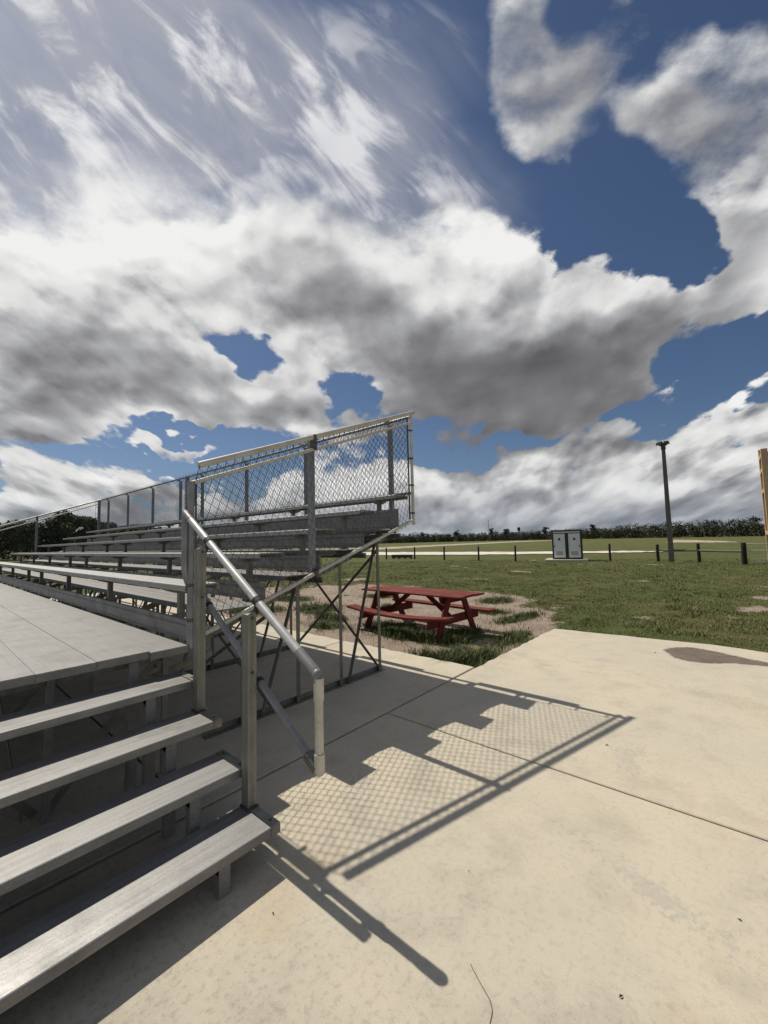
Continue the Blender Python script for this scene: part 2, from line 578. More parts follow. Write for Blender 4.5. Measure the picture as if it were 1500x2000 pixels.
PIPE_PALE = metal_mat('pale_pipe', (0.60, 0.565, 0.49), (0.46, 0.42, 0.34), 0.12, 0.5, (14, 14, 14), (0.26, 0.21, 0.14), 0.5)
WIRE = metal_mat('fence_wire', (0.085, 0.087, 0.09), (0.05, 0.052, 0.055), 0.3, 0.5, (10, 10, 10), None)
RAIL = metal_mat('fence_rail', (0.52, 0.50, 0.45), (0.38, 0.365, 0.33), 0.3, 0.45, (12, 12, 12), (0.2, 0.18, 0.14), 0.3)
FPOST = metal_mat('fence_post', (0.30, 0.305, 0.31), (0.21, 0.21, 0.215), 0.45, 0.5, (30, 30, 2), (0.12, 0.11, 0.09), 0.4)
DARK, _t, _b = mat('dark_rubber', (0.018, 0.017, 0.016), 0.7)
BOLT = metal_mat('bolt_steel', (0.16, 0.14, 0.12), (0.08, 0.06, 0.05), 0.6, 0.5, (30, 30, 30), None)
# ---------------------------------------------------------------- ground, slab, roads
FZ = -0.10      # level of the field; the slab top is z = 0


def sstep(a, b, x):
    t = np.clip((x - a) / (b - a), 0, 1)
    return t * t * (3 - 2 * t)


def ell(x, y, cx, cy, sx, sy, rot=0.0):
    c, s = math.cos(R(rot)), math.sin(R(rot))
    u, v = ((x - cx) * c + (y - cy) * s) / sx, (-(x - cx) * s + (y - cy) * c) / sy
    return np.clip(1.25 - np.sqrt(u * u + v * v), 0, 1) * 1.0


def vnoise(x, y, s, seed):
    """smooth value noise on a lattice, for scattering"""
    r = np.random.default_rng(seed)
    n = 256
    g = r.random((n, n))
    X_, Y_ = x * s, y * s
    i, j = np.floor(X_).astype(int), np.floor(Y_).astype(int)
    fx, fy = X_ - i, Y_ - j
    fx, fy = fx * fx * (3 - 2 * fx), fy * fy * (3 - 2 * fy)
    a, b, c_, d = g[i % n, j % n], g[(i + 1) % n, j % n], g[i % n, (j + 1) % n], g[(i + 1) % n, (j + 1) % n]
    return (a * (1 - fx) + b * fx) * (1 - fy) + (c_ * (1 - fx) + d * fx) * fy


def fbm(x, y, s, seed):
    return (vnoise(x, y, s, seed) * 0.5 + vnoise(x, y, s * 2.1, seed + 1) * 0.28 + vnoise(x, y, s * 4.3, seed + 2) * 0.14 + vnoise(x, y, s * 8.7, seed + 3) * 0.08)


# bare sandy places (worn soil) and grown-over places, centre x, y, half sizes, tilt
SAND = [(4.3, 3.4, 1.3, 3.2, 0), (4.2, 7.0, 1.3, 4.0, 0), (4.4, 1.2, 1.3, 0.7, 0), (6.6, 3.2, 2.6, 3.0, 0), (6.2, 7.0, 3.6, 4.0, 0), (8.6, 4.6, 2.2, 2.8, 15), (5.4, 11.5, 3.2, 4.0, 0), (9.0, 8.5, 2.2, 2.6, 0),
        (16.4, 0.9, 1.1, 0.55, 0), (9.3, -1.6, 0.7, 0.5, 10), (10.8, -2.0, 0.9, 0.5, -20), (13.3, -2.4, 1.2, 0.6, 0), (23.8, 0.3, 1.4, 0.35, 0),
        (15.3, -2.4, 1.0, 0.7, 0), (8.6, -0.4, 0.35, 0.3, 0), (25.0, 4.4, 0.35, 2.6, -34), (26.6, 1.7, 0.7, 1.0, 0), (19.0, 6.5, 0.4, 1.4, -30), (21.5, 11.5, 0.4, 1.6, -34), (14.5, 7.0, 0.4, 0.9, 0),
        (30.3, 1.3, 0.5, 0.9, 0), (29.6, 2.3, 0.4, 0.6, 0), (30.8, 3.4, 0.3, 0.7, 0), (28.3, -4.5, 1.2, 2.2, 10), (22, -5, 3, 1.0, 60), (12.0, 11.5, 1.6, 1.2, 0)]
TUFT = [(3.70, 1.18, 0.36, 0.32, 0), (3.62, 1.65, 0.16, 0.28, 0), (4.15, 0.98, 0.40, 0.14, 0), (5.5, 1.12, 0.65, 0.20, 5), (4.65, 2.75, 0.42, 1.0, 0), (5.3, 2.0, 0.42, 0.32, 0), (4.95, 3.4, 0.4, 0.7, 0), (4.75, 1.75, 0.28, 0.22, 20),
        (5.6, 6.4, 0.55, 0.9, -35), (5.0, 5.2, 0.30, 0.6, -20), (4.3, 4.6, 0.25, 0.5, 0), (4.6, 7.6, 0.6, 0.9, 0), (7.2, 1.75, 0.8, 0.24, -10), (7.5, 2.5, 0.3, 0.4, 0), (6.9, 4.9, 0.25, 0.4, 0), (6.4, 8.6, 0.5, 0.8, 0), (8.2, 6.6, 0.4, 0.5, 0), (9.2, 3.2, 0.6, 0.4, 0), (4.0, 9.2, 0.5, 1.0, 0)]


def sand_mask(x, y):
    s = np.zeros_like(x)
    for e in SAND:
        s = np.maximum(s, np.clip(ell(x, y, *e) * (1.6 if e[0] < 10 and e[1] > 0 else 0.95), 0, 1) * (1.0 if e[0] < 10 and e[1] > 0 else 0.62))
    n = fbm(x, y, 1.3, 5) * 0.6 + fbm(x, y, 4.7, 9) * 0.4
    s = sstep(0.36, 0.78, s * 0.95 + (n - 0.5) * 1.7)
    t = np.zeros_like(x)
    for e in TUFT:
        t = np.maximum(t, np.clip(ell(x, y, *e) * 1.8, 0, 1))
    t = sstep(0.35, 0.7, t + (fbm(x, y, 3.1, 21) - 0.5) * 0.9)
    return np.clip(s - t, 0, 1), t


def axis(lo, hi, step, far):
    a = list(np.arange(lo, hi + 1e-6, step))
    d = step
    x = hi
    while x < far:
        d *= 1.22
        x += d
        a.append(x)
    d = step
    x = lo
    while x > -far:
        d *= 1.22
        x -= d
        a.insert(0, x)
    return np.array(a)


gx, gy = axis(2.0, 33.0, 0.16, 3600), axis(-9.0, 30.0, 0.16, 3600)
GX, GY = np.meshgrid(gx, gy, indexing='ij')
ms, mt = sand_mask(GX.ravel(), GY.ravel())
hz_ = (fbm(GX.ravel(), GY.ravel(), 0.8, 40) - 0.5) * 0.05 - ms * 0.012
near = (np.abs(GX.ravel() - 16) < 22) & (np.abs(GY.ravel() - 9) < 30)
hz_ = np.where(near, hz_, 0)
vs = np.stack([GX.ravel(), GY.ravel(), FZ + hz_], 1)
nx, ny = len(gx), len(gy)
ii, jj = np.meshgrid(np.arange(nx - 1), np.arange(ny - 1), indexing='ij')
a_ = (ii * ny + jj).ravel()
fs = np.stack([a_, a_ + ny, a_ + ny + 1, a_ + 1], 1)
me = bpy.data.meshes.new('field')
me.vertices.add(len(vs))
me.vertices.foreach_set('co', vs.ravel())
me.loops.add(len(fs) * 4)
me.loops.foreach_set('vertex_index', fs.ravel())
me.polygons.add(len(fs))
me.polygons.foreach_set('loop_start', np.arange(len(fs)) * 4)
me.polygons.foreach_set('use_smooth', np.ones(len(fs), bool))
me.update(calc_edges=True)
ca = me.color_attributes.new('cover', 'FLOAT_COLOR', 'POINT')
colr = np.zeros((len(vs), 4), np.float32)
colr[:, 0] = ms
colr[:, 1] = mt
colr[:, 3] = 1
ca.data.foreach_set('color', colr.ravel())

m, t, b = mat('field_grass', (0.08, 0.09, 0.03), 0.9, 0, 0.15)
p = pos(t)
at = N(t, 'ShaderNodeVertexColor', layer_name='cover')
sp = N(t, 'ShaderNodeSeparateColor')
t.links.new(at.outputs[0], sp.inputs[0])
nA = NOISE(t, p, 0.35, 5, 0.6)
nB = NOISE(t, p, 2.2, 6, 0.65)
nC = NOISE(t, p, 18.0, 4, 0.7)
nD = NOISE(t, p, 90.0, 2, 0.6)
green = MIX(t, MR(t, nB.outputs['Fac'], 0.3, 0.7), (0.060, 0.078, 0.018, 1), (0.104, 0.122, 0.034, 1))
green = MIX(t, M(t, 'MULTIPLY', MR(t, nA.outputs['Fac'], 0.46, 0.62), 0.5), green, (0.15, 0.122, 0.055, 1))
green = MIX(t, MR(t, nC.outputs['Fac'], 0.56, 0.78), green, (0.16, 0.14, 0.07, 1))
green = MIX(t, MR(t, nD.outputs['Fac'], 0.45, 0.75, 0.0, 0.55), green, (0.03, 0.04, 0.012, 1))
sand = MIX(t, MR(t, nB.outputs['Fac'], 0.25, 0.75), (0.41, 0.325, 0.255, 1), (0.27, 0.21, 0.16, 1))
sand = MIX(t, MR(t, nC.outputs['Fac'], 0.50, 0.68, 0.0, 0.85), sand, (0.15, 0.115, 0.08, 1))
sand = MIX(t, MR(t, nD.outputs['Fac'], 0.5, 0.8, 0.0, 0.5), sand, (0.48, 0.40, 0.32, 1))
nE = NOISE(t, p, 6.5, 5, 0.7)
brk = M(t, 'ADD', M(t, 'MULTIPLY', M(t, 'SUBTRACT', nC.outputs['Fac'], 0.5), 1.6), M(t, 'MULTIPLY', M(t, 'SUBTRACT', nE.outputs['Fac'], 0.5), 2.0))
sm = MR(t, M(t, 'ADD', sp.outputs[0], brk), 0.26, 0.70)
# far dry pasture
dist = VM(t, 'LENGTH', p)
far_ = MR(t, M(t, 'ADD', dist, M(t, 'MULTIPLY', nA.outputs['Fac'], 60.0)), 60, 150)
green = MIX(t, M(t, 'MULTIPLY', far_, 0.16), green, (0.14, 0.115, 0.055, 1))
t.links.new(MIX(t, sm, green, sand), b.inputs['Base Color'])
bump(t, b, M(t, 'ADD', M(t, 'ADD', M(t, 'MULTIPLY', nC.outputs['Fac'], 0.7), M(t, 'MULTIPLY', nE.outputs['Fac'], 1.2)), M(t, 'MULTIPLY', nD.outputs['Fac'], 0.5)), 0.9, 0.05)
me.materials.append(m)
fo = bpy.data.objects.new('field', me)
C.objects.link(fo)
tag(fo, 'wide mown grass field with bare sandy patches', None, None, 'structure')

# --- concrete slab: panels with sawn joints between them


def concrete(name, lit):
    m, t, b = mat(name, (0.5, 0.45, 0.35), 0.82, 0, 0.3)
    p = pos(t)
    big = NOISE(t, p, 0.55, 5, 0.6, 0.3)
    mid = NOISE(t, p, 3.0, 7, 0.68, 0.2)
    fin = NOISE(t, p, 34.0, 5, 0.72)
    gr = NOISE(t, p, 330.0, 4, 0.75)
    br = NOISE(t, scaled(t, p, (14.0, 2.2, 1)), 3.0, 4, 0.6, 0.6)
    base = MIX(t, MR(t, big.outputs['Fac'], 0.33, 0.67), (0.525, 0.452, 0.327, 1), (0.460, 0.408, 0.314, 1))
    base = MIX(t, MR(t, mid.outputs['Fac'], 0.44, 0.70, 0.0, 0.60), base, (0.344, 0.297, 0.219, 1))
    # slab dirt beside the stand, deepened to paint in shade under the deck
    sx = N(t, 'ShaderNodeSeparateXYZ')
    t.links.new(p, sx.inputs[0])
    dirt_shade = M(t, 'ADD', M(t, 'MULTIPLY', M(t, 'SUBTRACT', 0.9, sx.outputs[0]), 0.40), M(t, 'MULTIPLY', M(t, 'SUBTRACT', mid.outputs['Fac'], 0.5), 1.2))
    dirt_shade = MR(t, dirt_shade, 0.0, 1.0)
    base = MIX(t, M(t, 'MULTIPLY', dirt_shade, 0.55), base, (0.232, 0.211, 0.172, 1))
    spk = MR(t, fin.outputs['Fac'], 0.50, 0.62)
    base = MIX(t, M(t, 'MULTIPLY', spk, M(t, 'MULTIPLY_ADD', dirt_shade, 0.5, 0.22)), base, (0.206, 0.185, 0.150, 1))
    blot = NOISE(t, p, 1.4, 9, 0.74, 0.5)
    base = MIX(t, MR(t, blot.outputs['Fac'], 0.56, 0.70, 0.0, 0.45), base, (0.267, 0.245, 0.211, 1))
    rust = NOISE(t, VM(t, 'ADD', p, (7.7, 3.1, 0)), 1.1, 6, 0.65)
    base = MIX(t, MR(t, rust.outputs['Fac'], 0.58, 0.74, 0.0, 0.45), base, (0.447, 0.331, 0.181, 1))
    base = MIX(t, MR(t, br.outputs['Fac'], 0.45, 0.8, 0.0, 0.22), base, (0.516, 0.473, 0.387, 1))
    # a band of grey grime and a few scuffed spots, each with its own outline
    for (x0, y0, ln_, wd, tilt, amt) in ((0.95, -1.42, 0.62, 0.11, 68, 0.36), (2.15, -1.15, 0.35, 0.2, 20, 0.35), (0.62, -0.42, 0.10, 0.06, 10, 0.5), (3.9, -1.7, 0.7, 0.25, 80, 0.3), (0.7, 0.12, 0.35, 0.2, 30, 0.5), (2.6, 0.2, 0.4, 0.2, 0, 0.3)):
        mp = N(t, 'ShaderNodeMapping', vector_type='TEXTURE')
        t.links.new(p, mp.inputs['Vector'])
        mp.inputs['Location'].default_value = (x0, y0, 0)
        mp.inputs['Rotation'].default_value = (0, 0, R(tilt))
        mp.inputs['Scale'].default_value = (ln_, wd, 1)
        ln2 = VM(t, 'LENGTH', mp.outputs[0])
        gm = M(t, 'ADD', M(t, 'SUBTRACT', 1.0, ln2), M(t, 'ADD', M(t, 'MULTIPLY', M(t, 'SUBTRACT', blot.outputs['Fac'], 0.5), 3.0), M(t, 'MULTIPLY', M(t, 'SUBTRACT', fin.outputs['Fac'], 0.5), 3.2)))
        base = MIX(t, M(t, 'MULTIPLY', MR(t, gm, 0.35, 0.85), amt), base, (0.27, 0.255, 0.225, 1))
    base = MIX(t, 0.16, base, (0.60, 0.565, 0.48, 1))
    base = MIX(t, 0.55, base, MIX(t, MR(t, gr.outputs['Fac'], 0.28, 0.72), (0.62, 0.62, 0.62, 1), (1.32, 1.32, 1.32, 1)), 'MULTIPLY')
    t.links.new(base, b.inputs['Base Color'])
    h = M(t, 'ADD', M(t, 'MULTIPLY', gr.outputs['Fac'], 0.5), M(t, 'ADD', M(t, 'MULTIPLY', fin.outputs['Fac'], 0.8), M(t, 'MULTIPLY', br.outputs['Fac'], 0.5)))
    bump(t, b, h, 0.22, 0.005)
    return m


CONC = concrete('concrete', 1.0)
JOINT, _t, _b = mat('joint_dirt', (0.045, 0.038, 0.03), 0.95)


def panel(mb, poly, z0, z1, c=0.006):
    """slab panel with a rounded upper arris"""
    n = len(poly)
    cx, cy = sum(p_[0] for p_ in poly) / n, sum(p_[1] for p_ in poly) / n
    ins = []
    for i in range(n):
        a, b_, d = Vector(poly[i - 1]), Vector(poly[i]), Vector(poly[(i + 1) % n])
        e1, e2 = (b_ - a).normalized(), (d - b_).normalized()
        n1_, n2_ = Vector((-e1.y, e1.x)), Vector((-e2.y, e2.x))
        k = (n1_ + n2_)
        k = k / max(0.3, k.length_squared) * 2
        ins.append(b_ + k * c)
    vs_ = [(p_[0], p_[1], z0) for p_ in poly] + [(p_[0], p_[1], z1 - c) for p_ in poly] + [(p_.x, p_.y, z1) for p_ in ins]
    fs_ = [tuple(range(2 * n, 3 * n))]
    for k in range(2):
        for i in range(n):
            j = (i + 1) % n
            fs_.append((k * n + i, k * n + j, (k + 1) * n + j, (k + 1) * n + i))
    mb.add(vs_, fs_)


def rough_edge(p0, p1, step=0.14, amp=0.02, seed=1):
    r = random.Random(seed)
    p0, p1 = Vector(p0), Vector(p1)
    n = max(2, int((p1 - p0).length / step))
    d = (p1 - p0).normalized()
    nn = Vector((-d.y, d.x))
    return [tuple(p0 + (p1 - p0) * (i / n) + nn * (r.uniform(-amp, amp) if 0 < i else 0)) for i in range(n)]


slab = MB()
g_ = 0.0085
VJ, UJ = 0.7103, 1.6646
# front slab, near-right panel and near-left panel (counter-clockwise)
panel(slab, [(-9, -9), (UJ - g_, -9), (UJ - g_, VJ - g_), (-9, VJ - g_)], -0.14, 0)
right = [(UJ + g_, -9)] + [(6.0, -9)] + rough_edge((6.0, -9), (6.15, -2.07), 0.3, 0.02, 3) + rough_edge((6.15, -2.07), (6.26, -1.5), 0.12, 0.025, 4) + \
    rough_edge((6.26, -1.5), (6.10, 0.66), 0.15, 0.015, 5) + rough_edge((6.10, 0.66), (3.33, VJ - g_), 0.12, 0.02, 6) + [(3.32, VJ - g_), (UJ + g_, VJ - g_)]
panel(slab, right, -0.14, 0)
# strip under the stand, jointed across every few metres
cuts = [VJ + g_, 3.05, 5.45, 7.9, 10.4, 12.9, 15.6]
for a, b_ in zip(cuts[:-1], cuts[1:]):
    for (u0, u1) in ((-9, -2.45), (-2.45, -0.1), (-0.1, None)):
        e = g_
        if u1 is None:
            edge = rough_edge((3.36, a + e), (3.36, b_ - e), 0.16, 0.022, int(a * 10))
            panel(slab, [(u0 + e, a + e)] + edge + [(3.36, b_ - e), (u0 + e, b_ - e)], -0.14, 0)
        else:
            panel(slab, [(u0 + e, a + e), (u1 - e, a + e), (u1 - e, b_ - e), (u0 + e, b_ - e)], -0.14, 0)
slab.m = 1
slab.add([(-8.9, -8.9, -0.02), (5.9, -8.9, -0.02), (5.9, 0.6, -0.02), (3.25, 0.65, -0.02), (3.25, 15.5, -0.02), (-8.9, 15.5, -0.02)], [(0, 1, 2, 3, 4, 5)])
# hairline crack
cr_ = [(0.150, -0.985), (0.136, -1.005), (0.128, -1.021), (0.118, -1.035), (0.105, -1.059), (0.094, -1.08), (0.084, -1.097), (0.061, -1.117), (0.045, -1.122), (0.022, -1.127), (-0.03, -1.16), (-0.07, -1.24), (-0.16, -1.3)]
for (x0, y0), (x1, y1) in zip(cr_[:-1], cr_[1:]):
    d = Vector((y0 - y1, x1 - x0, 0)).normalized() * 0.0012
    slab.add([(x0 - d.x, y0 - d.y, 0.0015), (x0 + d.x, y0 + d.y, 0.0015), (x1 + d.x, y1 + d.y, 0.0015), (x1 - d.x, y1 - d.y, 0.0015)], [(3, 2, 1, 0)])
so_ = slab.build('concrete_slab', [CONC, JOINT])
tag(so_, 'pale jointed concrete slab around the stand', None, None, 'structure')

# damp brown stain near the far edge of the slab
WET, t, b = mat('damp_concrete', (0.2, 0.16, 0.12), 0.75, 0, 0.15)
p = pos(t)
w1 = NOISE(t, p, 5.0, 7, 0.65)
w2 = NOISE(t, p, 120.0, 3, 0.6)
col = MIX(t, MR(t, w1.outputs['Fac'], 0.35, 0.7), (0.14, 0.112, 0.09, 1), (0.20, 0.162, 0.13, 1))
t.links.new(MIX(t, 0.4, col, MIX(t, w2.outputs['Fac'], (0.7, 0.7, 0.7, 1), (1.25, 1.25, 1.25, 1)), 'MULTIPLY'), b.inputs['Base Color'])
ea = N(t, 'ShaderNodeVertexColor', layer_name='soak')
es = N(t, 'ShaderNodeSeparateColor')
t.links.new(ea.outputs[0], es.inputs[0])
setin(t, b.inputs['Alpha'], MR(t, M(t, 'ADD', es.outputs[0], M(t, 'MULTIPLY', M(t, 'SUBTRACT', NOISE(t, p, 30.0, 4, 0.65).outputs['Fac'], 0.5), 0.7)), 0.10, 0.75, 0.0, 0.86))
st = MB()
out = [(5.513, -0.96), (5.60, -0.955), (5.725, -1.025), (5.84, -1.10), (5.926, -1.214), (5.94, -1.33), (5.92, -1.441), (5.84, -1.60), (5.749, -1.76), (5.68, -1.9), (5.624, -2.044), (5.57, -2.3), (5.50, -2.7), (5.42, -2.7), (5.40, -2.3),
       (5.365, -2.032), (5.335, -1.9), (5.288, -1.758), (5.20, -1.63), (5.117, -1.523), (5.085, -1.42), (5.078, -1.327), (5.11, -1.2), (5.166, -1.11), (5.29, -1.06), (5.38, -1.03), (5.43, -0.99)]
rr_ = random.Random(4)
fine_ = []
for i, a in enumerate(out):
    c_ = out[(i + 1) % len(out)]
    for k in range(4):
        f = k / 4
        fine_.append((a[0] + (c_[0] - a[0]) * f + rr_.uniform(-.012, .012), a[1] + (c_[1] - a[1]) * f + rr_.uniform(-.012, .012), 0.004))
nf = len(fine_)
cxs, cys = sum(q_[0] for q_ in fine_) / nf, sum(q_[1] for q_ in fine_) / nf
inner = []
for i in range(nf):
    a, c_ = Vector(fine_[i - 2][:2]), Vector(fine_[(i + 2) % nf][:2])
    d = (c_ - a).normalized()
    inner.append((fine_[i][0] + d.y * 0.10, fine_[i][1] - d.x * 0.10, 0.004))
st.add(fine_ + inner, [(i, nf + i, nf + (i + 1) % nf, (i + 1) % nf) for i in range(nf)] + [tuple(range(2 * nf - 1, nf - 1, -1))])
sto = st.build('damp_stain', WET)
ca = sto.data.color_attributes.new('soak', 'FLOAT_COLOR', 'POINT')
ca.data.foreach_set('color', np.repeat(np.array([0.0] * nf + [1.0] * nf, np.float32), 4))
tag(sto, 'brown damp stain on the concrete', None, None, 'structure')

# white shell tracks across the field
TRACK, t, b = mat('white_shell', (0.62, 0.58, 0.50), 0.95, 0, 0.2)
p = pos(t)
k1 = NOISE(t, p, 0.6, 6, 0.7)
k2 = NOISE(t, p, 6.0, 4, 0.6)
t.links.new(MIX(t, MR(t, k1.outputs['Fac'], 0.35, 0.7), (0.66, 0.63, 0.56, 1), (0.44, 0.39, 0.31, 1)), b.inputs['Base Color'])
DIRT, t, b = mat('pale_dirt', (0.40, 0.33, 0.25), 0.95, 0, 0.2)
p = pos(t)
k1 = NOISE(t, p, 0.3, 6, 0.7)
t.links.new(MIX(t, MR(t, k1.outputs['Fac'], 0.35, 0.65), (0.46, 0.40, 0.32, 1), (0.26, 0.20, 0.13, 1)), b.inputs['Base Color'])


def ribbon(name, near_, far2, mt_, z, seed, amp, label, n=60):
    r = random.Random(seed)
    mb = MB()

    def samp(L, f):
        k = f * (len(L) - 1)
        i = min(int(k), len(L) - 2)
        return Vector(L[i]).lerp(Vector(L[i + 1]), k - i)
    A, B = [], []
    for i in range(n + 1):
        p_, q_ = samp(near_, i / n), samp(far2, i / n)
        d = (q_ - p_).normalized()
        A.append(p_ + d * r.uniform(-amp, amp))
        B.append(q_ + d * r.uniform(-amp, amp))
    for i in range(n):
        mb.add([(*A[i], z), (*A[i + 1], z), (*B[i + 1], z), (*B[i], z)], [(0, 1, 2, 3) if (A[i + 1] - A[i]).cross(B[i] - A[i]) > 0 else (3, 2, 1, 0)])
    return tag(mb.build(name, mt_), label, None, None, 'structure')


ribbon('white_track', [(33, 62), (36.2, 31.3), (37.8, 20.9), (40.3, 12.0), (44.4, 6.9), (47, 3.4)], [(45, 70), (46.9, 40.8), (46.4, 25.9), (47.7, 14.4), (48.9, 7.5), (48, 3.2)], TRACK, FZ + 0.06, 2, 0.9, 'white shell track behind the post row')
ribbon('dirt_track', [(30, 100), (62, 54), (95, 60.4), (165, 70), (230, 72)], [(50, 112), (87, 76), (127, 81.5), (223, 95), (260, 80)], DIRT, FZ + 0.05, 3, 1.0, 'pale dirt track in front of the wood')
ribbon('sand_patch', [(103, 9.4), (98, 5), (94.3, 0.0), (96, -2)], [(152, 13), (140, 7), (113, 0.4), (100, -2)], DIRT, FZ + 0.05, 5, 2.0, 'pale sand patch far out in the field', 24)
# ---------------------------------------------------------------- aluminium bleachers
V0, V1, VS = 1.21, 14.40, 7.49          # ends of the stand and the splice between its two sections
SECT = [(V0, VS - 0.008), (VS + 0.008, V1)]
BENTS = [1.58, 3.37, 5.16, 6.95, 8.07, 9.88, 11.70, 13.55]
DU, DZ = 0.612, 0.2115


def seat_z(i):
    return 1.2992 + DZ * (i - 1)


def seat_u(i):
    return 0.035 + DU * (i - 1)


def plank_prof(u0, u1, zt, t=0.045, ribs=4, lip=0.012, wall=0.005, c=0.006):
    """extruded plank: ribbed top, rounded lips, hollow below"""
    p = []
    n = ribs
    p.append((u0, zt - c))
    p.append((u0 + c * 0.4, zt - c * 0.35))
    p.append((u0 + c, zt))
    w = (u1 - u0)
    for k in range(1, n):
        x = u0 + w * k / n
        p += [(x - 0.003, zt), (x - 0.002, zt - 0.003), (x + 0.002, zt - 0.003), (x + 0.003, zt)]
    p += [(u1 - c, zt), (u1 - c * 0.4, zt - c * 0.35), (u1, zt - c), (u1, zt - t), (u1 - lip, zt - t), (u1 - lip, zt - t + wall), (u1 - wall, zt - t + wall), (u1 - wall, zt - 0.010), (u0 + wall, zt - 0.010), (u0 + wall, zt - t + wall), (u0 + lip, zt - t + wall), (u0 + lip, zt - t), (u0, zt - t)]
    return p


def riser_prof(u, z0, z1):
    t = 0.022
    p = [(u, z0), (u, z0 + 0.014), (u + 0.006, z0 + 0.018), (u + 0.006, z0 + 0.026), (u, z0 + 0.03)]
    h = z1 - z0
    p += [(u, z1 - 0.046), (u + 0.006, z1 - 0.042), (u + 0.006, z1 - 0.034), (u, z1 - 0.03), (u, z1 - 0.004), (u + 0.004, z1), (u + t, z1), (u + t, z0)]
    return list(reversed(p))


stand = thing('bleachers', (1.4, 7.8, 0), 'long five-row aluminium bleachers standing on thin steel frames beside a raised walkway', 'bleachers')
for i in range(1, 6):
    for (a, b_) in SECT:
        mb = MB()
        mb.extrude(plank_prof(seat_u(i), seat_u(i) + 0.25, seat_z(i)), 'y', a, b_, flip=True)
        seat = mb.build('seat_plank', ALU_SEAT, stand, smooth=None)
        for v in BENTS:
            if not a < v < b_:
                continue
            lg = MB()
            z = seat_z(i)
            u = seat_u(i)
            zb = z - 0.43 - 0.06
            lg.box(u + 0.105, u + 0.150, v - 0.022, v + 0.022, zb, z - 0.075)
            # arm under the plank, tapering to its ends
            pr = [(u + 0.015, z - 0.050), (u + 0.235, z - 0.050), (u + 0.235, z - 0.062), (u + 0.165, z - 0.085), (u + 0.085, z - 0.085), (u + 0.015, z - 0.062)]
            lg.extrude(list(reversed(pr)), 'y', v - 0.026, v + 0.026, flip=False)
            pr2 = [(v - 0.10, z - 0.0475), (v + 0.10, z - 0.0475), (v + 0.055, z - 0.078), (v - 0.055, z - 0.078)]
            lg.extrude(pr2, 'x', u + 0.10, u + 0.155)
            lg.build('seat_leg', STEEL, seat)
for i in range(2, 6):
    zf = seat_z(i) - 0.423
    uf = 0.27 + DU * (i - 2)
    for (a, b_) in SECT:
        mb = MB()
        mb.extrude(plank_prof(uf, uf + 0.385, zf, 0.042, 3), 'y', a, b_, flip=True)
        mb.build('foot_plank', ALU_DECK, stand)
for i in range(2, 7):
    zl = seat_z(i - 1) - 0.423
    ur = 0.07 + DU * (i - 2)
    hgt = 0.15 if i < 6 else 0.235
    for (a, b_) in SECT:
        mb = MB()
        mb.extrude(riser_prof(ur, zl + 0.016, zl + 0.016 + hgt), 'y', a, b_, flip=True)
        if i >= 4:
            mb.extrude(riser_prof(ur + 0.03, zl - 0.10, zl - 0.045), 'y', a, b_, flip=True)
        mb.build('riser_board', ALU_RISER, stand)


def strz(u):
    return 0.70 + 0.3456 * u


proto = None
for v in BENTS:
    off = v - BENTS[0]
    if proto is None:
        mb = MB()
        # sloped stringer (angle) and the uprights that carry boards
        mb.bar((-0.02, v, strz(-0.02)), (2.80, v, strz(2.80)), 0.006, 0.065)
        mb.bar((-0.02, v + 0.025, strz(-0.02) - 0.03), (2.80, v + 0.025, strz(2.80) - 0.03), 0.05, 0.006)
        for i in range(1, 6):
            u = seat_u(i) + 0.13
            mb.box(u - 0.02, u + 0.02, v + 0.006, v + 0.012, strz(u), seat_z(i) - 0.42)
            u2 = 0.10 + DU * (i - 1)
            mb.box(u2 - 0.006, u2 + 0.03, v + 0.006, v + 0.012, strz(u2), seat_z(i) - 0.30)
            if i > 1:
                uf = 0.27 + DU * (i - 2)
                mb.bar((uf - 0.18, v, seat_z(i) - 0.423 - 0.055), (uf + 0.30, v, seat_z(i) - 0.423 - 0.055), 0.04, 0.026)
        proto = mb.build('support_frame', STEEL, stand)
        sl_ = MB()
        sl_.box(0.36, 2.62, v - 0.035, v + 0.035, 0.0, 0.008)
        sl_.box(0.36, 2.62, v + 0.027, v + 0.035, 0.008, 0.055)
        sl_.build('sole_plate', STEEL, proto)
        for u in (0.70, 1.305, 1.89, 2.535):
            lb = MB()
            lb.box(u - 0.022, u + 0.022, v - 0.022, v - 0.017, 0.008, strz(u))
            lb.box(u + 0.017, u + 0.022, v - 0.017, v + 0.022, 0.008, strz(u))
            lb.build('leg', STEEL, proto)
        for (ub, ut) in ((0.877, 1.262), (1.986, 2.47)):
            lb = MB()
            d = Vector((ut - ub, 0, strz(ut) - 0.02)).normalized()
            lb.bar((ub, v - 0.03, 0.01), (ut, v - 0.03, strz(ut)), 0.042, 0.005, up=(d.z, 0, -d.x))
            lb.bar((ub + 0.02 * d.z, v - 0.01, 0.01), (ut + 0.02 * d.z, v - 0.01, strz(ut)), 0.006, 0.042, up=(d.z, 0, -d.x))
            lb.build('diagonal_leg', STEEL, proto)
    else:
        dup(proto, stand, (0, off, 0))
for (a, b_) in zip(BENTS[:-1], BENTS[1:]):
    for u, k in ((2.56, 0.01), (1.0, 0.03)):
        if u < 2 and (a > 2 and a < 6):
            continue
        mb = MB()
        zt = strz(u) - 0.10
        mb.bar((u + k, a + 0.03, 0.03), (u + k, b_ - 0.03, zt), 0.005, 0.038)
        mb.build('cross_brace', STEEL, stand)
        mb = MB()
        mb.bar((u + k + 0.03, b_ - 0.03, 0.03), (u + k + 0.03, a + 0.03, zt), 0.005, 0.038)
        mb.build('cross_brace', STEEL, stand)
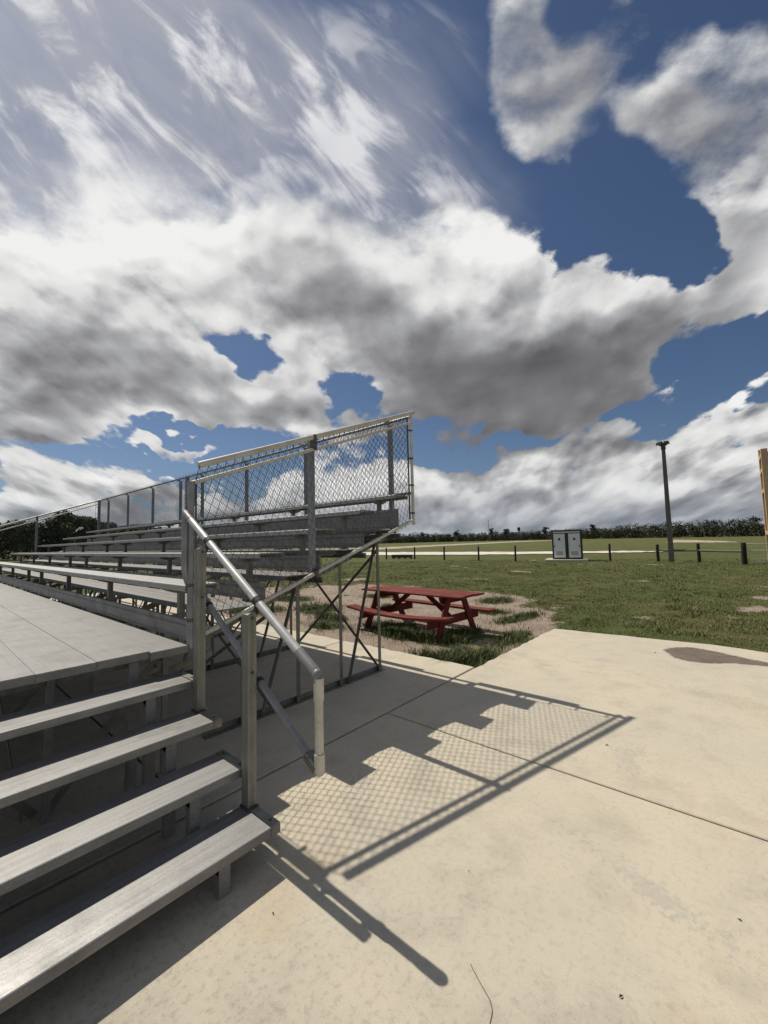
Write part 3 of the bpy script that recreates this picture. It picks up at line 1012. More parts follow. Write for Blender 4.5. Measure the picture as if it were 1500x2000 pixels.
# ---------------------------------------------------------------- walkway with its stair and handrail
DZP = 0.887
walk = thing('walkway_stairs', (-0.6, 0.6, 0), 'raised aluminium walkway with four open treads and a bright pipe handrail', 'stairs')
edges = [0.042, -0.204, -0.503, -0.795, -1.087, -1.38, -1.672, -1.965, -2.257]  # outer planks, like the tread ends, extended out of view to darken below
for k, (u1, u0) in enumerate(zip(edges[:-1], edges[1:])):
    sp = (7.45, 4.78)[k % 2]
    zt = DZP - (0.006 if k == 0 else 0.0) + (0.0015 if k % 2 else 0)
    fr = 1.165 if k == 0 else 1.185
    for (a, b_) in ((fr, sp - 0.0008), (sp + 0.0008, 14.40)):
        mb = MB()
        mb.extrude(plank_prof(u0, u1, zt, 0.052, 1, c=0.0025), 'y', a, b_, flip=True)
        # end cap so the plank ends read solid
        mb.box(u0 + 0.003, u1 - 0.003, a - 0.003, a, zt - 0.050, zt - 0.0015, 0.001)
        mb.build('deck_plank', ALU_DECK, walk)
for k in range(1, 5):
    z, v = 0.178 * k, 0.2978 * (k - 1)
    mb = MB()
    c = 0.007
    pr = [(v, z - 0.041), (v, z - c), (v + c * 0.35, z - c * 0.35), (v + c, z), (v + 0.284 - c, z), (v + 0.284, z - c), (v + 0.284, z - 0.041), (v + 0.27, z - 0.041), (v + 0.27, z - 0.012), (v + 0.014, z - 0.012), (v + 0.014, z - 0.041)]
    mb.extrude(list(reversed(pr)), 'x', -2.26, -0.054, flip=False)
    tr = mb.build('tread', ALU_TREAD, walk)
    ep = MB()
    ep.box(-0.050, 0.0, v + 0.001, v + 0.283, z - 0.006, z + 0.003, 0.0015)
    ep.box(-0.006, 0.0, v + 0.001, v + 0.283, z - 0.046, z - 0.0065)
    ep.box(-0.050, -0.0065, v + 0.001, v + 0.007, z - 0.046, z - 0.0065)
    e = ep.build('end_plate', ALU_POST, tr)
    bo = MB()
    for vv in (0.05, 0.235):
        bo.tube([(-0.026, v + vv, z + 0.003), (-0.026, v + vv, z + 0.009)], 0.008, 6)
    bo.build('bolt', BOLT, tr)
# stringer legs under each tread and under the deck edge
for u in (-0.315, -1.22, -2.12):
    for k in range(1, 6):
        z, v = 0.178 * k, 0.2978 * (k - 1)
        ht = (z - 0.045) if k < 5 else DZP - 0.056
        mb = MB()
        mb.box(u - 0.002, u + 0.052, v + 0.012, v + 0.017, 0.0, ht)
        mb.box(u - 0.002, u + 0.003, v + 0.017, v + 0.062, 0.0, ht)
        mb.box(u - 0.002, u + 0.052, v + 0.0175, v + 0.27, ht - 0.035, ht - 0.003) if k < 5 else None
        mb.build('stair_leg', ALU_DECK, walk)
for v in (1.30, 3.1, 4.9, 6.7, 8.5, 10.3, 12.1, 13.9):
    fr = MB()
    fr.box(-2.22, 0.02, v + 0.03, v + 0.07, DZP - 0.115, DZP - 0.057)
    frame = fr.build('deck_beam', STEEL, walk)
    for u in (-0.075, -0.72, -1.45, -2.18):
        lg = MB()
        lg.box(u, u + 0.036, v + 0.0, v + 0.005, 0.0, DZP - 0.058)
        lg.box(u, u + 0.005, v + 0.005, v + 0.029, 0.0, DZP - 0.058)
        lg.build('deck_leg', ALU_DECK, frame)
    br = MB()
    br.bar((-0.30, v + 0.09, 0.615), (0.33, v + 0.09, 0.735), 0.006, 0.05)
    br.bar((-0.68, v + 0.085, 0.02), (-0.10, v + 0.085, DZP - 0.12), 0.006, 0.045)
    br.bar((-1.28, v + 0.105, DZP - 0.12), (-0.74, v + 0.105, 0.02), 0.006, 0.045)
    br.build('deck_brace', STEEL, frame)
for v in (1.30, 4.9, 8.5):
    br = MB()
    br.bar((-0.80, v + 0.1, 0.03), (-0.80, v + 1.75, DZP - 0.12), 0.006, 0.045)
    br.build('long_brace', STEEL, walk)

# handrail
UH = 0.031
PO = []
for (v, zb, zt) in ((0.215, 0.181, 1.212), (0.8106, 0.537, 1.580)):
    mb = MB()
    u0, u1, v0, v1 = -0.054, -0.002, v, v + 0.062
    # folded channel with a rounded rib on its faces and a clipped top
    pr = [(u0, v0), (u0 + 0.018, v0), (u0 + 0.022, v0 + 0.004), (u0 + 0.030, v0 + 0.004), (u0 + 0.034, v0), (u1, v0), (u1, v1), (u0, v1), (u0, v1 - 0.022), (u0 + 0.003, v1 - 0.026), (u0 + 0.003, v1 - 0.036), (u0, v1 - 0.040)]
    n = len(pr)
    top = [zt - 0.014 * (abs(x - u0) < 0.004) - 0.014 * (abs(x - u1) < 0.004) for x, y in pr]
    mb.add([(x, y, zb) for x, y in pr] + [(x, y, tz) for (x, y), tz in zip(pr, top)], [(i, (i + 1) % n, n + (i + 1) % n, n + i) for i in range(n)] + [tuple(range(n, 2 * n)), tuple(range(n - 1, -1, -1))])
    po = mb.build('handrail_post', ALU_POST, walk)
    bb = MB()
    for zz in (zt - 0.035, zt - 0.33):
        bb.tube([(-0.024, v0 - 0.006, zz), (-0.024, v0 + 0.002, zz)], 0.008, 6)
    bb.box(u0 - 0.012, u1 + 0.006, v0 - 0.02, v1 + 0.004, zb, zb + 0.005)
    bb.build('post_foot', BOLT, po)
    PO.append(po)


def rail_z(v):
    return 0.947 + 0.594 * (v + 0.27)


def mid_z(v):
    return 0.506 + 0.622 * (v + 0.27)


mb = MB()
mb.tube([(UH, 1.165, rail_z(1.165)), (UH, -0.17, rail_z(-0.17))], 0.0238, 20)
hr = mb.build('handrail', PIPE, walk, smooth=40)
mb = MB()
mb.tube([(UH, -0.12, rail_z(-0.12)), (UH, -0.235, rail_z(-0.235)), (UH, -0.262, rail_z(-0.262) - 0.006), (UH, -0.272, rail_z(-0.272) - 0.03)], 0.0262, 20)
mb.ball((UH, -0.262, rail_z(-0.262)), 0.0265, 14)
mb.build('elbow_fitting', PIPE_DULL, hr, smooth=50)
mb = MB()
mb.tube([(UH, -0.274, 0.935), (UH, -0.274, 0.83)], 0.0255, 18)
mb.tube([(UH, -0.274, 0.585), (UH, -0.274, 0.500), (UH, -0.274, 0.488)], [0.0255, 0.0255, 0.019], 18)
mb.tube([(UH, -0.274, 0.829), (UH, -0.274, 0.586)], 0.0212, 18)
mb.build('drop_pipe', PIPE_PALE, hr, smooth=40)
mb = MB()
mb.tube([(UH, 1.215, rail_z(1.215)), (UH, 1.12, rail_z(1.12))], 0.0262, 18)
mb.tube([(UH, 0.91, mid_z(0.91)), (UH, 0.86, mid_z(0.86))], 0.0215, 16)
mb.build('end_cap', PIPE_DULL, hr, smooth=40)
mb = MB()
mb.tube([(UH, 0.87, mid_z(0.87)), (UH, -0.20, mid_z(-0.20))], 0.0195, 18)
md = mb.build('mid_rail', PIPE_DULL, hr, smooth=40)
mb = MB()
mb.bar((UH, -0.185, mid_z(-0.185)), (UH, -0.268, mid_z(-0.268)), 0.052, 0.046, up=(0, 0.53, 0.85), c=0.006)
mb.tube([(UH - 0.028, -0.215, mid_z(-0.215) + 0.02), (UH + 0.028, -0.215, mid_z(-0.215) + 0.02)], 0.007, 6)
mb.build('rail_bracket', STEEL, hr)
for v in (0.246, 0.842):
    mb = MB()
    d = Vector((0, 1, 0.594)).normalized()
    cpt = Vector((UH, v + 0.01, rail_z(v + 0.01)))
    mb.tube([cpt - d * 0.018, cpt + d * 0.018], 0.0285, 18)
    mb.bar(cpt + Vector((-0.004, 0.0, -0.02)), (-0.002, v - 0.004, rail_z(v) - 0.085), 0.034, 0.010, up=(1, 0, 0))
    mb.build('pipe_clamp', DARK, hr, smooth=40)
    mb = MB()
    cpt = Vector((UH, v - 0.012, mid_z(v - 0.012)))
    mb.tube([cpt - d * 0.012, cpt + d * 0.012], 0.0232, 16)
    mb.bar(cpt, (-0.001, v + 0.02, cpt.z), 0.03, 0.010)
    mb.build('pipe_clamp', DARK, hr, smooth=40)
mb = MB()
mb.tube([(UH - 0.005, 1.205, rail_z(1.205) - 0.02), (UH - 0.005, 1.205, 1.42), (UH + 0.012, 1.208, 1.34), (UH + 0.035, 1.222, 1.27)], [0.021, 0.021, 0.020, 0.012], 10)
mb.bar((UH + 0.03, 1.215, 1.40), (UH + 0.045, 1.22, 1.29), 0.03, 0.012)
mb.build('rail_stanchion', FPOST, hr, smooth=50)
# ---------------------------------------------------------------- chain-link guard fences on the stand


def chainlink(fn, width, height, pitch=0.034, r=0.0021, n=4, depth=0.004, rowh=0.047):
    """interlocking zigzag wires; fn(a, h, out) gives the world point"""
    mb = MB()
    cols = int(width / pitch)
    rows = int(height / rowh)
    for i in range(cols):
        pts = []
        for j in range(rows + 1):
            a = (i + ((i + j) % 2)) * pitch
            pts.append(fn(a, j * rowh, depth * (1 if (i + j) % 2 else -1)))
        mb.tube(pts, r, n, caps=False)
    return mb


def knuckles(fn, width, h, pitch, r=0.0028):
    """twisted wire ends along an edge"""
    mb = MB()
    i = 0
    while i * pitch < width:
        a = i * pitch
        mb.tube([fn(a, h, 0), fn(a + 0.006, h + 0.03, 0.004), fn(a - 0.006, h + 0.042, -0.004)], r, 3, caps=False)
        i += 2
    return mb


def side_fence(v, sgn, label, name):
    """sloping fence at one end of the stand; sgn = direction pointing out of the stand"""
    f = thing(name, (1.4, v, 0.87), label, 'fence', 'chain-link guard fences')
    top = lambda u: 2.195 + 0.3753 * (u - 0.123)
    mid = lambda u: top(u) - 0.1225
    bot = lambda u: 0.872 + 0.3456 * u
    o = sgn * 0.006
    mb = MB()
    mb.tube([(0.118, v, top(0.118)), (1.22, v, top(1.22))], 0.0255, 16)
    mb.tube([(1.222, v, top(1.222)), (2.885, v, top(2.885))], 0.0255, 16)
    mb.build('top_rail', RAIL if sgn > 0 else PIPE_PALE, f, smooth=40)
    mb = MB()
    mb.tube([(0.07, v, mid(0.07)), (2.87, v, mid(2.87))], 0.0165, 14)
    mb.build('mid_rail', PIPE_PALE, f, smooth=40)
    mb = MB()
    mb.tube([(0.16, v, bot(0.16)), (2.80, v, bot(2.80))], 0.0185, 14)
    for u in (0.30, 0.95, 1.55, 2.1, 2.62):
        mb.tube([(u - 0.06, v, bot(u - 0.06)), (u + 0.06, v, bot(u + 0.06))], 0.0215, 12)
    mb.build('bottom_rail', PIPE_PALE, f, smooth=40)
    mb = MB()
    mb.tube([(0.066, v, 0.85), (0.066, v, 2.05)], 0.0225, 16)
    mb.tube([(0.066, v, 1.88), (0.066, v, 2.062)], 0.0265, 16)
    p1 = mb.build('post', FPOST, f, smooth=40)
    mb = MB()
    mb.box(0.098, 0.104, v - 0.01, v + 0.01, 0.90, 2.10)
    mb.build('tension_bar', WIRE, p1)
    for z in (1.05, 1.30, 1.76):
        mb = MB()
        mb.tube([(0.066, v, z - 0.012), (0.066, v, z + 0.012)], 0.0245, 14)
        mb.box(0.088, 0.128, v - 0.006, v + 0.006, z - 0.011, z + 0.011)
        mb.build('tension_band', BOLT, p1, smooth=40)
    mb = MB()
    mb.box(1.206, 1.262, v + 0.020, v + 0.068, bot(1.234) - 0.02, top(1.234) - 0.02, 0.004)
    mb.box(1.200, 1.268, v - 0.024, v + 0.070, top(1.234) - 0.085, top(1.234) - 0.022, 0.003) if False else None
    p2 = mb.build('post', FPOST, f)
    mb = MB()
    mb.bar((1.236, v - 0.0255, top(1.234) + 0.012), (1.236, v + 0.05, top(1.234) + 0.012), 0.034, 0.022, c=0.003)
    mb.box(1.216, 1.252, v - 0.026, v - 0.021, top(1.234) - 0.13, top(1.234) + 0.02)
    mb.bar((1.236, v - 0.024, bot(1.234)), (1.236, v + 0.05, bot(1.234) + 0.03), 0.05, 0.05, c=0.004)
    mb.build('rail_bracket', BOLT, p2)
    mb = MB()
    mb.tube([(2.815, v, 1.80), (2.815, v, 3.20)], 0.0195, 16)
    mb.ball((2.815, v, 3.205), 0.023, 12)
    mb.ball((2.815, v, 1.80), 0.026, 12, (1.4, 1, 0.7))
    p3 = mb.build('post', PIPE_PALE, f, smooth=40)
    mb = MB()
    mb.box(2.742, 2.748, v - 0.01, v + 0.01, 1.85, 3.13)
    mb.build('tension_bar', WIRE, p3)
    for z in (1.93, 2.28, 2.62, 2.98):
        mb = MB()
        mb.tube([(2.815, v, z - 0.011), (2.815, v, z + 0.011)], 0.022, 14)
        mb.box(2.735, 2.80, v - 0.005, v + 0.005, z - 0.009, z + 0.009)
        mb.build('tension_band', BOLT, p3, smooth=40)

    # the fabric runs with the slope and is cut off plumb at both end posts
    th = math.atan(0.36)
    ct, st_ = math.cos(th), math.sin(th)
    PA, PH, HH = 0.0385, 0.0470, 1.222

    def fn(a, h, out):
        return Vector((0.10 + a * ct - h * st_, v + o + out, bot(0.10) - 0.05 + a * st_ + h * ct))

    def cut(pts):
        """pieces of a wire that lie between the end posts"""
        runs, cur = [], []
        lo, hi = 0.101, 2.745
        for p_, q_ in zip(pts[:-1], pts[1:]):
            t0, t1 = 0.0, 1.0
            d = q_.x - p_.x
            for lim, sg in ((lo, 1), (hi, -1)):
                fp, fq = sg * (p_.x - lim), sg * (q_.x - lim)
                if fp < 0 and fq < 0:
                    t0, t1 = 1.0, 0.0
                elif fp < 0:
                    t0 = max(t0, fp / (fp - fq))
                elif fq < 0:
                    t1 = min(t1, fp / (fp - fq))
            if t1 - t0 < 1e-4:
                if len(cur) > 1:
                    runs.append(cur)
                cur = []
                continue
            A, B = p_.lerp(q_, t0), p_.lerp(q_, t1)
            if not cur:
                cur = [A]
            cur.append(B)
            if t1 < 1:
                runs.append(cur)
                cur = []
        if len(cur) > 1:
            runs.append(cur)
        return runs

    mb = MB()
    rows = int(HH / PH)
    for i in range(-2, 90):
        pts = [fn((i + ((i + j) % 2)) * PA, j * PH, 0.004 * (1 if (i + j) % 2 else -1)) for j in range(rows + 1)]
        # twisted ends
        e0 = fn((i + (i % 2)) * PA + 0.006, -0.028, 0.004)
        jt = rows
        e1 = fn((i + ((i + jt) % 2)) * PA + 0.006, jt * PH + 0.030, -0.004)
        for run in cut([e0] + pts + [e1]):
            mb.tube(run, 0.0026, 4, caps=False)
    mb.build('wire_mesh', WIRE, f)
    return f


side_fence(1.195, -1, 'sloping chain-link fence with pale pipe rails on the near end of the bleachers', 'guard_fence')
side_fence(14.43, 1, 'sloping chain-link fence at the far end of the bleachers before the dark trees', 'guard_fence')

UB = 2.845
bf = thing('guard_fence', (UB, 7.8, 1.74), 'long level chain-link fence along the top row of the bleachers', 'fence', 'chain-link guard fences')
mb = MB()
mb.tube([(UB - 0.02, 1.20, 3.165), (UB - 0.02, 14.43, 3.20)], 0.019, 12)
mb.build('top_rail', FPOST, bf, smooth=40)
mb = MB()
mb.tube([(UB - 0.02, 1.20, 2.185), (UB - 0.02, 14.43, 2.205)], 0.018, 12)
mb.build('bottom_rail', FPOST, bf, smooth=40)
first = None
for v in (1.585, 3.375, 5.17, 6.985, 8.10, 9.80, 11.70, 13.53):
    if first is None:
        mb = MB()
        mb.box(UB, UB + 0.05, v - 0.03, v + 0.03, 1.72, 3.14, 0.004)
        mb.bar((UB - 0.02, v - 0.035, 3.165), (UB - 0.02, v + 0.035, 3.165), 0.045, 0.045)
        first = mb.build('post', FPOST, bf)
        v_first = v
    else:
        dup(first, bf, (0, v - v_first, 0))
for v, w in ((7.66, 0.075), (14.40, 0.06)):
    mb = MB()
    mb.box(UB - 0.055, UB + 0.02, v - w / 2, v + w / 2, 1.74, 3.20, 0.004)
    mb.build('joint_post', FPOST, bf)


def fnb(a, h, out):
    return (UB - 0.043 + out, 1.24 + a, 2.165 + h)


mb = chainlink(fnb, 13.15, 1.04, 0.0385, 0.0036, 3, rowh=0.047)
k1 = knuckles(fnb, 13.15, 1.03, 0.0385)
mb.add(k1.v, k1.f)
mb.build('wire_mesh', WIRE, bf)
# ---------------------------------------------------------------- picnic table
def wood_mat(name, c0, c1, grain, rough=0.75):
    m, t, b = mat(name, c0, rough, 0, 0.2)
    tcn = N(t, 'ShaderNodeTexCoord')
    o = tcn.outputs['Object']
    g1 = NOISE(t, scaled(t, o, grain), 1.0, 6, 0.65, 0.4)
    g2 = NOISE(t, o, 5.0, 6, 0.65)
    g3 = NOISE(t, o, 80.0, 3, 0.6)
    f = M(t, 'ADD', M(t, 'MULTIPLY', g1.outputs['Fac'], 0.6), M(t, 'MULTIPLY', g2.outputs['Fac'], 0.4))
    col = MIX(t, MR(t, f, 0.33, 0.66), (*c0, 1), (*c1, 1))
    col = MIX(t, 0.35, col, MIX(t, MR(t, g3.outputs['Fac'], 0.3, 0.7), (0.5, 0.5, 0.5, 1), (1.4, 1.4, 1.4, 1)), 'MULTIPLY')
    t.links.new(col, b.inputs['Base Color'])
    bump(t, b, f, 0.4, 0.006)
    return m


RED_TOP = wood_mat('red_paint_worn', (0.215, 0.040, 0.028), (0.095, 0.019, 0.015), (30, 1.3, 30))
_t = RED_TOP.node_tree
_b = _t.nodes['Principled BSDF']
_src = _b.inputs['Base Color'].links[0].from_socket
_w = NOISE(_t, scaled(_t, N(_t, 'ShaderNodeTexCoord').outputs['Object'], (9, 1.6, 9)), 2.0, 7, 0.7, 0.4)
_t.links.new(MIX(_t, MR(_t, _w.outputs['Fac'], 0.52, 0.66, 0.0, 0.6), _src, (0.25, 0.115, 0.085, 1)), _b.inputs['Base Color'])
RED_DARK = wood_mat('red_paint', (0.18, 0.032, 0.026), (0.11, 0.020, 0.016), (14, 14, 3))
tb = thing('picnic_table', (5.147, 2.862, FZ), 'weathered red wooden picnic table on sandy ground behind the bleachers', 'picnic table')
tb.rotation_euler = (0, 0, -0.057)


def tbuild(mb, name, m_, par):
    me_ = mb.mesh(name, m_, (0, 0, 0))
    o_ = bpy.data.objects.new(name, me_)
    C.objects.link(o_)
    o_.parent = par
    return o_


LT, WT, HT, HS = 2.40, 0.80, 0.732, 0.40
rt = random.Random(8)
n = 5
w = WT / n
for k in range(n):
    u0 = -WT / 2 + k * w
    mb = MB()
    e = rt.uniform(-0.02, 0.02)
    mb.box(u0 + 0.005, u0 + w - 0.005, -LT / 2 + e, LT / 2 + e, HT - 0.038 + rt.uniform(-.003, .003), HT + rt.uniform(-.004, .004), 0.004)
    tbuild(mb, 'top_board', RED_TOP, tb)
for s in (-1, 1):
    mb = MB()
    ns = 14
    prev = None
    for k in range(ns + 1):
        y = -LT / 2 + LT * k / ns
        f = (2 * k / ns - 1)
        z = HS + (0.075 * f * f - 0.04 if s < 0 else 0.012 * f)
        if prev is not None:
            for (ua, ub) in ((0.548, 0.664), (0.672, 0.788)):
                a, b_ = (ua, ub) if s > 0 else (-ub, -ua)
                z0, y0 = prev
                vs_ = [(a, y0, z0 - 0.038), (b_, y0, z0 - 0.038), (b_, y0, z0), (a, y0, z0), (a, y, z - 0.038), (b_, y, z - 0.038), (b_, y, z), (a, y, z)]
                fs_ = [(3, 2, 6, 7), (1, 0, 4, 5), (2, 1, 5, 6), (0, 3, 7, 4)]
                if k == 1:
                    fs_.append((0, 1, 2, 3))
                if k == ns:
                    fs_.append((7, 6, 5, 4))
                mb.add(vs_, fs_)
        prev = (z, y)
    tbuild(mb, 'bench', RED_TOP, tb)
for s in (-1, 1):
    y = s * 0.84
    mb = MB()
    mb.box(-0.775, 0.775, y - 0.02 * s - 0.019, y - 0.02 * s + 0.019, HS - 0.185, HS - 0.040, 0.004)
    sup = tbuild(mb, 'seat_support', RED_DARK, tb)
    mb = MB()
    pr = [(-0.37, HT - 0.04), (0.37, HT - 0.04), (0.37, HT - 0.085), (0.31, HT - 0.165), (-0.31, HT - 0.165), (-0.37, HT - 0.085)]
    mb.add([(x, y - 0.06 * s - 0.018, z) for x, z in pr] + [(x, y - 0.06 * s + 0.018, z) for x, z in pr], [(0, 1, 2, 3, 4, 5), (11, 10, 9, 8, 7, 6)] + [(i, 6 + i, 6 + (i + 1) % 6, (i + 1) % 6) for i in range(6)])
    tbuild(mb, 'top_cleat', RED_DARK, tb)
    for q_ in (-1, 1):
        mb = MB()
        mb.bar((q_ * 0.56, y + 0.022 * s, 0.0), (q_ * 0.21, y + 0.022 * s, HT - 0.045), 0.038, 0.135, up=(0.9 * q_, 0, 0.45), c=0.004)
        tbuild(mb, 'leg', RED_DARK, tb)
    mb = MB()
    mb.bar((0, y - 0.05 * s, HS - 0.14), (0, y * 0.25, HT - 0.06), 0.038, 0.085, c=0.003)
    tbuild(mb, 'brace', RED_DARK, tb)

for s in (-1, 1):
    for k in range(5):
        for du in (-0.04, 0.04):
            u = -WT / 2 + (k + 0.5) * w + du
            mb = MB()
            mb.tube([(u, s * 0.79, HT), (u, s * 0.79, HT + 0.006)], 0.009, 6)
            tbuild(mb, 'screw', BOLT, tb)

# ---------------------------------------------------------------- portable restroom cabin
SHED_D, t_, b_ = mat('cabin_trim', (0.013, 0.014, 0.017), 0.5)
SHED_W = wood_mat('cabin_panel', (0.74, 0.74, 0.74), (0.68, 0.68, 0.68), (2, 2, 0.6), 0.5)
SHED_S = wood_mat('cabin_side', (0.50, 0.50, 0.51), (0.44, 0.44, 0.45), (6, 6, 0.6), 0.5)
WHITE, t_, b_ = mat('white_sheet', (0.72, 0.72, 0.70), 0.6)
VENT, t_, b_ = mat('vent_grey', (0.22, 0.22, 0.225), 0.6)
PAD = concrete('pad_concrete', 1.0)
sh = thing('restroom_cabin', (28.66, 8.11, FZ), 'small grey portable restroom cabin with two doors and black trim', 'restroom')
sh.rotation_euler = (0, 0, math.atan2(-1.821, 0.446))
WS, DS, HSH = 1.93, 1.45, 2.20
Z0 = 0.14
# local frame: x along the front, y into the cabin


def sb(name, m_, boxes, par=sh, c=0.0):
    mb = MB()
    for q_ in boxes:
        mb.box(*q_, c)
    return tbuild(mb, name, m_, par)


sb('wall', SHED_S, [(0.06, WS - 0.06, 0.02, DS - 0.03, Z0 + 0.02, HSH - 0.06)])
sb('trim', SHED_D, [(0, 0.09, 0, 0.09, Z0, HSH - 0.09), (WS - 0.09, WS, 0, 0.09, Z0, HSH - 0.09), (0, 0.08, DS - 0.08, DS, Z0, HSH - 0.09), (WS - 0.05, WS, DS - 0.06, DS, Z0, HSH - 0.09),
                     (0.09, WS - 0.09, 0.0, 0.06, Z0, Z0 + 0.10), (WS - 0.06, WS - 0.01, 0.09, DS - 0.06, Z0, Z0 + 0.08), (WS / 2 - 0.10, WS / 2 + 0.10, 0.0, 0.05, Z0 + 0.10, HSH - 0.22), (0.09, WS - 0.09, 0.0, 0.05, HSH - 0.26, HSH - 0.22)])
sb('roof', SHED_D, [(-0.03, WS + 0.03, -0.03, DS + 0.03, HSH - 0.09, HSH)], c=0.012)
sb('fascia', SHED_W, [(0.09, WS - 0.09, -0.004, 0.03, HSH - 0.20, HSH - 0.14)])
for k in (0, 1):
    x0 = 0.115 if k == 0 else WS / 2 + 0.115
    x1 = WS / 2 - 0.115 if k == 0 else WS - 0.115
    d = sb('door', SHED_W, [(x0, x1, -0.010, 0.02, Z0 + 0.115, HSH - 0.275)], c=0.006)
    cx = (x0 + x1) / 2
    sb('window', SHED_D, [(cx - 0.06, cx + 0.07, -0.016, -0.0105, 1.46, 1.63)], d)
    sb('notice', WHITE, [(cx - 0.09, cx + 0.11, -0.014, -0.0105, 1.12, 1.42)] if k == 0 else [(cx - 0.10, cx + 0.08, -0.014, -0.0105, 1.14, 1.42)], d)
    v_ = sb('vent', VENT, [(cx - 0.22, cx + 0.20, -0.015, -0.0105, 0.42, 0.70)], d)
    sb('vent_slat', SHED_W, [(cx - 0.20, cx + 0.18, -0.022, -0.0155, 0.45 + i * 0.045, 0.468 + i * 0.045) for i in range(6)], v_)
    hx = x0 + 0.05 if k == 0 else x1 - 0.05
    sb('handle', SHED_D, [(hx - 0.02, hx + 0.02, -0.05, -0.0105, 0.98, 1.12)], d)
mb = MB()
mb.box(-0.50, WS + 0.32, -0.50, DS + 0.35, 0.0, 0.135, 0.02)
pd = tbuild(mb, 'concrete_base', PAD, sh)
bl = MB()
bl.box(-0.18, 0.18, -0.09, 0.09, 0, 0.17, 0.015)
bk = bl.build('concrete_block', PAD, base=(26.62, 8.74, FZ))
bk.rotation_euler = (0, 0, -1.25)
tag(bk, 'loose pale concrete block on the grass left of the restroom cabin', 'block')

# ---------------------------------------------------------------- light pole
POLE = wood_mat('grey_concrete_pole', (0.15, 0.14, 0.12), (0.11, 0.10, 0.085), (8, 8, 0.8))
LAMPM, t_, b_ = mat('lamp_housing', (0.05, 0.045, 0.035), 0.5, 0.3)
GLASS, t_, b_ = mat('lamp_glass', (0.45, 0.40, 0.28), 0.15)
lp = thing('light_pole', (29.73, 1.25, FZ), 'tall grey square pole with two floodlights behind the rail fence', 'light pole')
lp.rotation_euler = (0, 0, 0.0)
mb = MB()
h = 7.35
for (z0, z1, a0, a1) in ((0, h, 0.135, 0.092),):
    mb.add([(-a0, -a0, z0), (a0, -a0, z0), (a0, a0, z0), (-a0, a0, z0), (-a1, -a1, z1), (a1, -a1, z1), (a1, a1, z1), (-a1, a1, z1)], [(3, 2, 1, 0), (4, 5, 6, 7), (0, 1, 5, 4), (1, 2, 6, 5), (2, 3, 7, 6), (3, 0, 4, 7)])
tbuild(mb, 'pole', POLE, lp)
mb = MB()
mb.box(-0.09, 0.09, -0.22, 0.22, h, h + 0.07)
mb.tube([(0, 0, h - 0.25), (0, 0, h + 0.1)], 0.13, 10)
tbuild(mb, 'crossarm', LAMPM, lp)
for y, yaw in ((-0.17, 0.25), (0.17, -0.3)):
    fl = MB()
    fl.add([(-0.18, -0.16, 0.09), (0.18, -0.16, 0.09), (0.18, 0.16, 0.09), (-0.18, 0.16, 0.09), (-0.12, -0.12, 0.24), (0.11, -0.12, 0.26), (0.11, 0.12, 0.26), (-0.12, 0.12, 0.24)], [(3, 2, 1, 0), (4, 5, 6, 7), (0, 1, 5, 4), (1, 2, 6, 5), (2, 3, 7, 6), (3, 0, 4, 7)])
    me_ = fl.mesh('floodlight', LAMPM)
    o_ = bpy.data.objects.new('floodlight', me_)
    C.objects.link(o_)
    o_.parent = lp
    o_.location = (0, y, h + 0.0)
    o_.rotation_euler = (0, -0.35, yaw)
    gl = MB()
    gl.box(-0.15, 0.15, -0.13, 0.13, 0.078, 0.088)
    tbuild(gl, 'lens', GLASS, o_)

# ---------------------------------------------------------------- posts and fences of the field
POSTW = wood_mat('dark_post_wood', (0.030, 0.026, 0.022), (0.016, 0.014, 0.012), (12, 12, 1.2), 0.85)
RAILW = wood_mat('grey_rail_wood', (0.17, 0.155, 0.13), (0.12, 0.11, 0.09), (12, 1.2, 12), 0.85)


def post_mb(hh, r, lean=0.0, seed=0):
    r_ = random.Random(seed)
    mb_ = MB()
    mb_.tube([(0, 0, -0.1), (lean * 0.3, r_.uniform(-.01, .01), hh * 0.35), (lean * 0.7, r_.uniform(-.01, .01), hh * 0.75), (lean, 0, hh - 0.02), (lean, 0, hh)], [r * 1.04, r, r * 0.98, r * 0.96, r * 0.75], 10)
    return mb_


POSTS = [((28.613, 23.665), 1.10, 'short dark post with the low black bench to its right'), ((29.19, 20.734), 1.12, 'short dark post at the right end of the low black bench'),
         ((28.167, 16.868), 1.14, 'short dark post standing alone, the middle one of five left of the restroom cabin'), ((28.081, 13.636), 1.13, 'short dark post between the low bench and the cabin, second from the cabin'),
         ((27.404, 10.337), 1.16, 'short dark post nearest the restroom cabin on its left'), ((29.513, 4.632), 1.18, 'short dark post standing alone between the restroom cabin and the rail fence')]
for k, ((x, y), hh, lab) in enumerate(POSTS):
    o_ = post_mb(hh, 0.07, [0.0, 0.02, 0.01, 0.03, 0.02, 0.05][k], k).build('wooden_post', POSTW, base=(x, y, FZ), smooth=45)
    tag(o_, lab, 'post', 'short wooden posts across the field')
rf = thing('rail_fence', (29.5, -0.1, FZ), 'short dark wooden rail fence with one rail beside the light pole', 'fence')
RP = [(30.159, 1.998, 1.08), (29.509, -0.125, 1.12), (27.549, -2.138, 1.17)]
for k, (x, y, hh) in enumerate(RP):
    mb = post_mb(hh, 0.088 if k < 2 else 0.115, -0.04, k + 20)
    mb.v = [(p_[0] + x, p_[1] + y, p_[2] + FZ) for p_ in mb.v]
    mb.build('post', POSTW, rf, smooth=45)
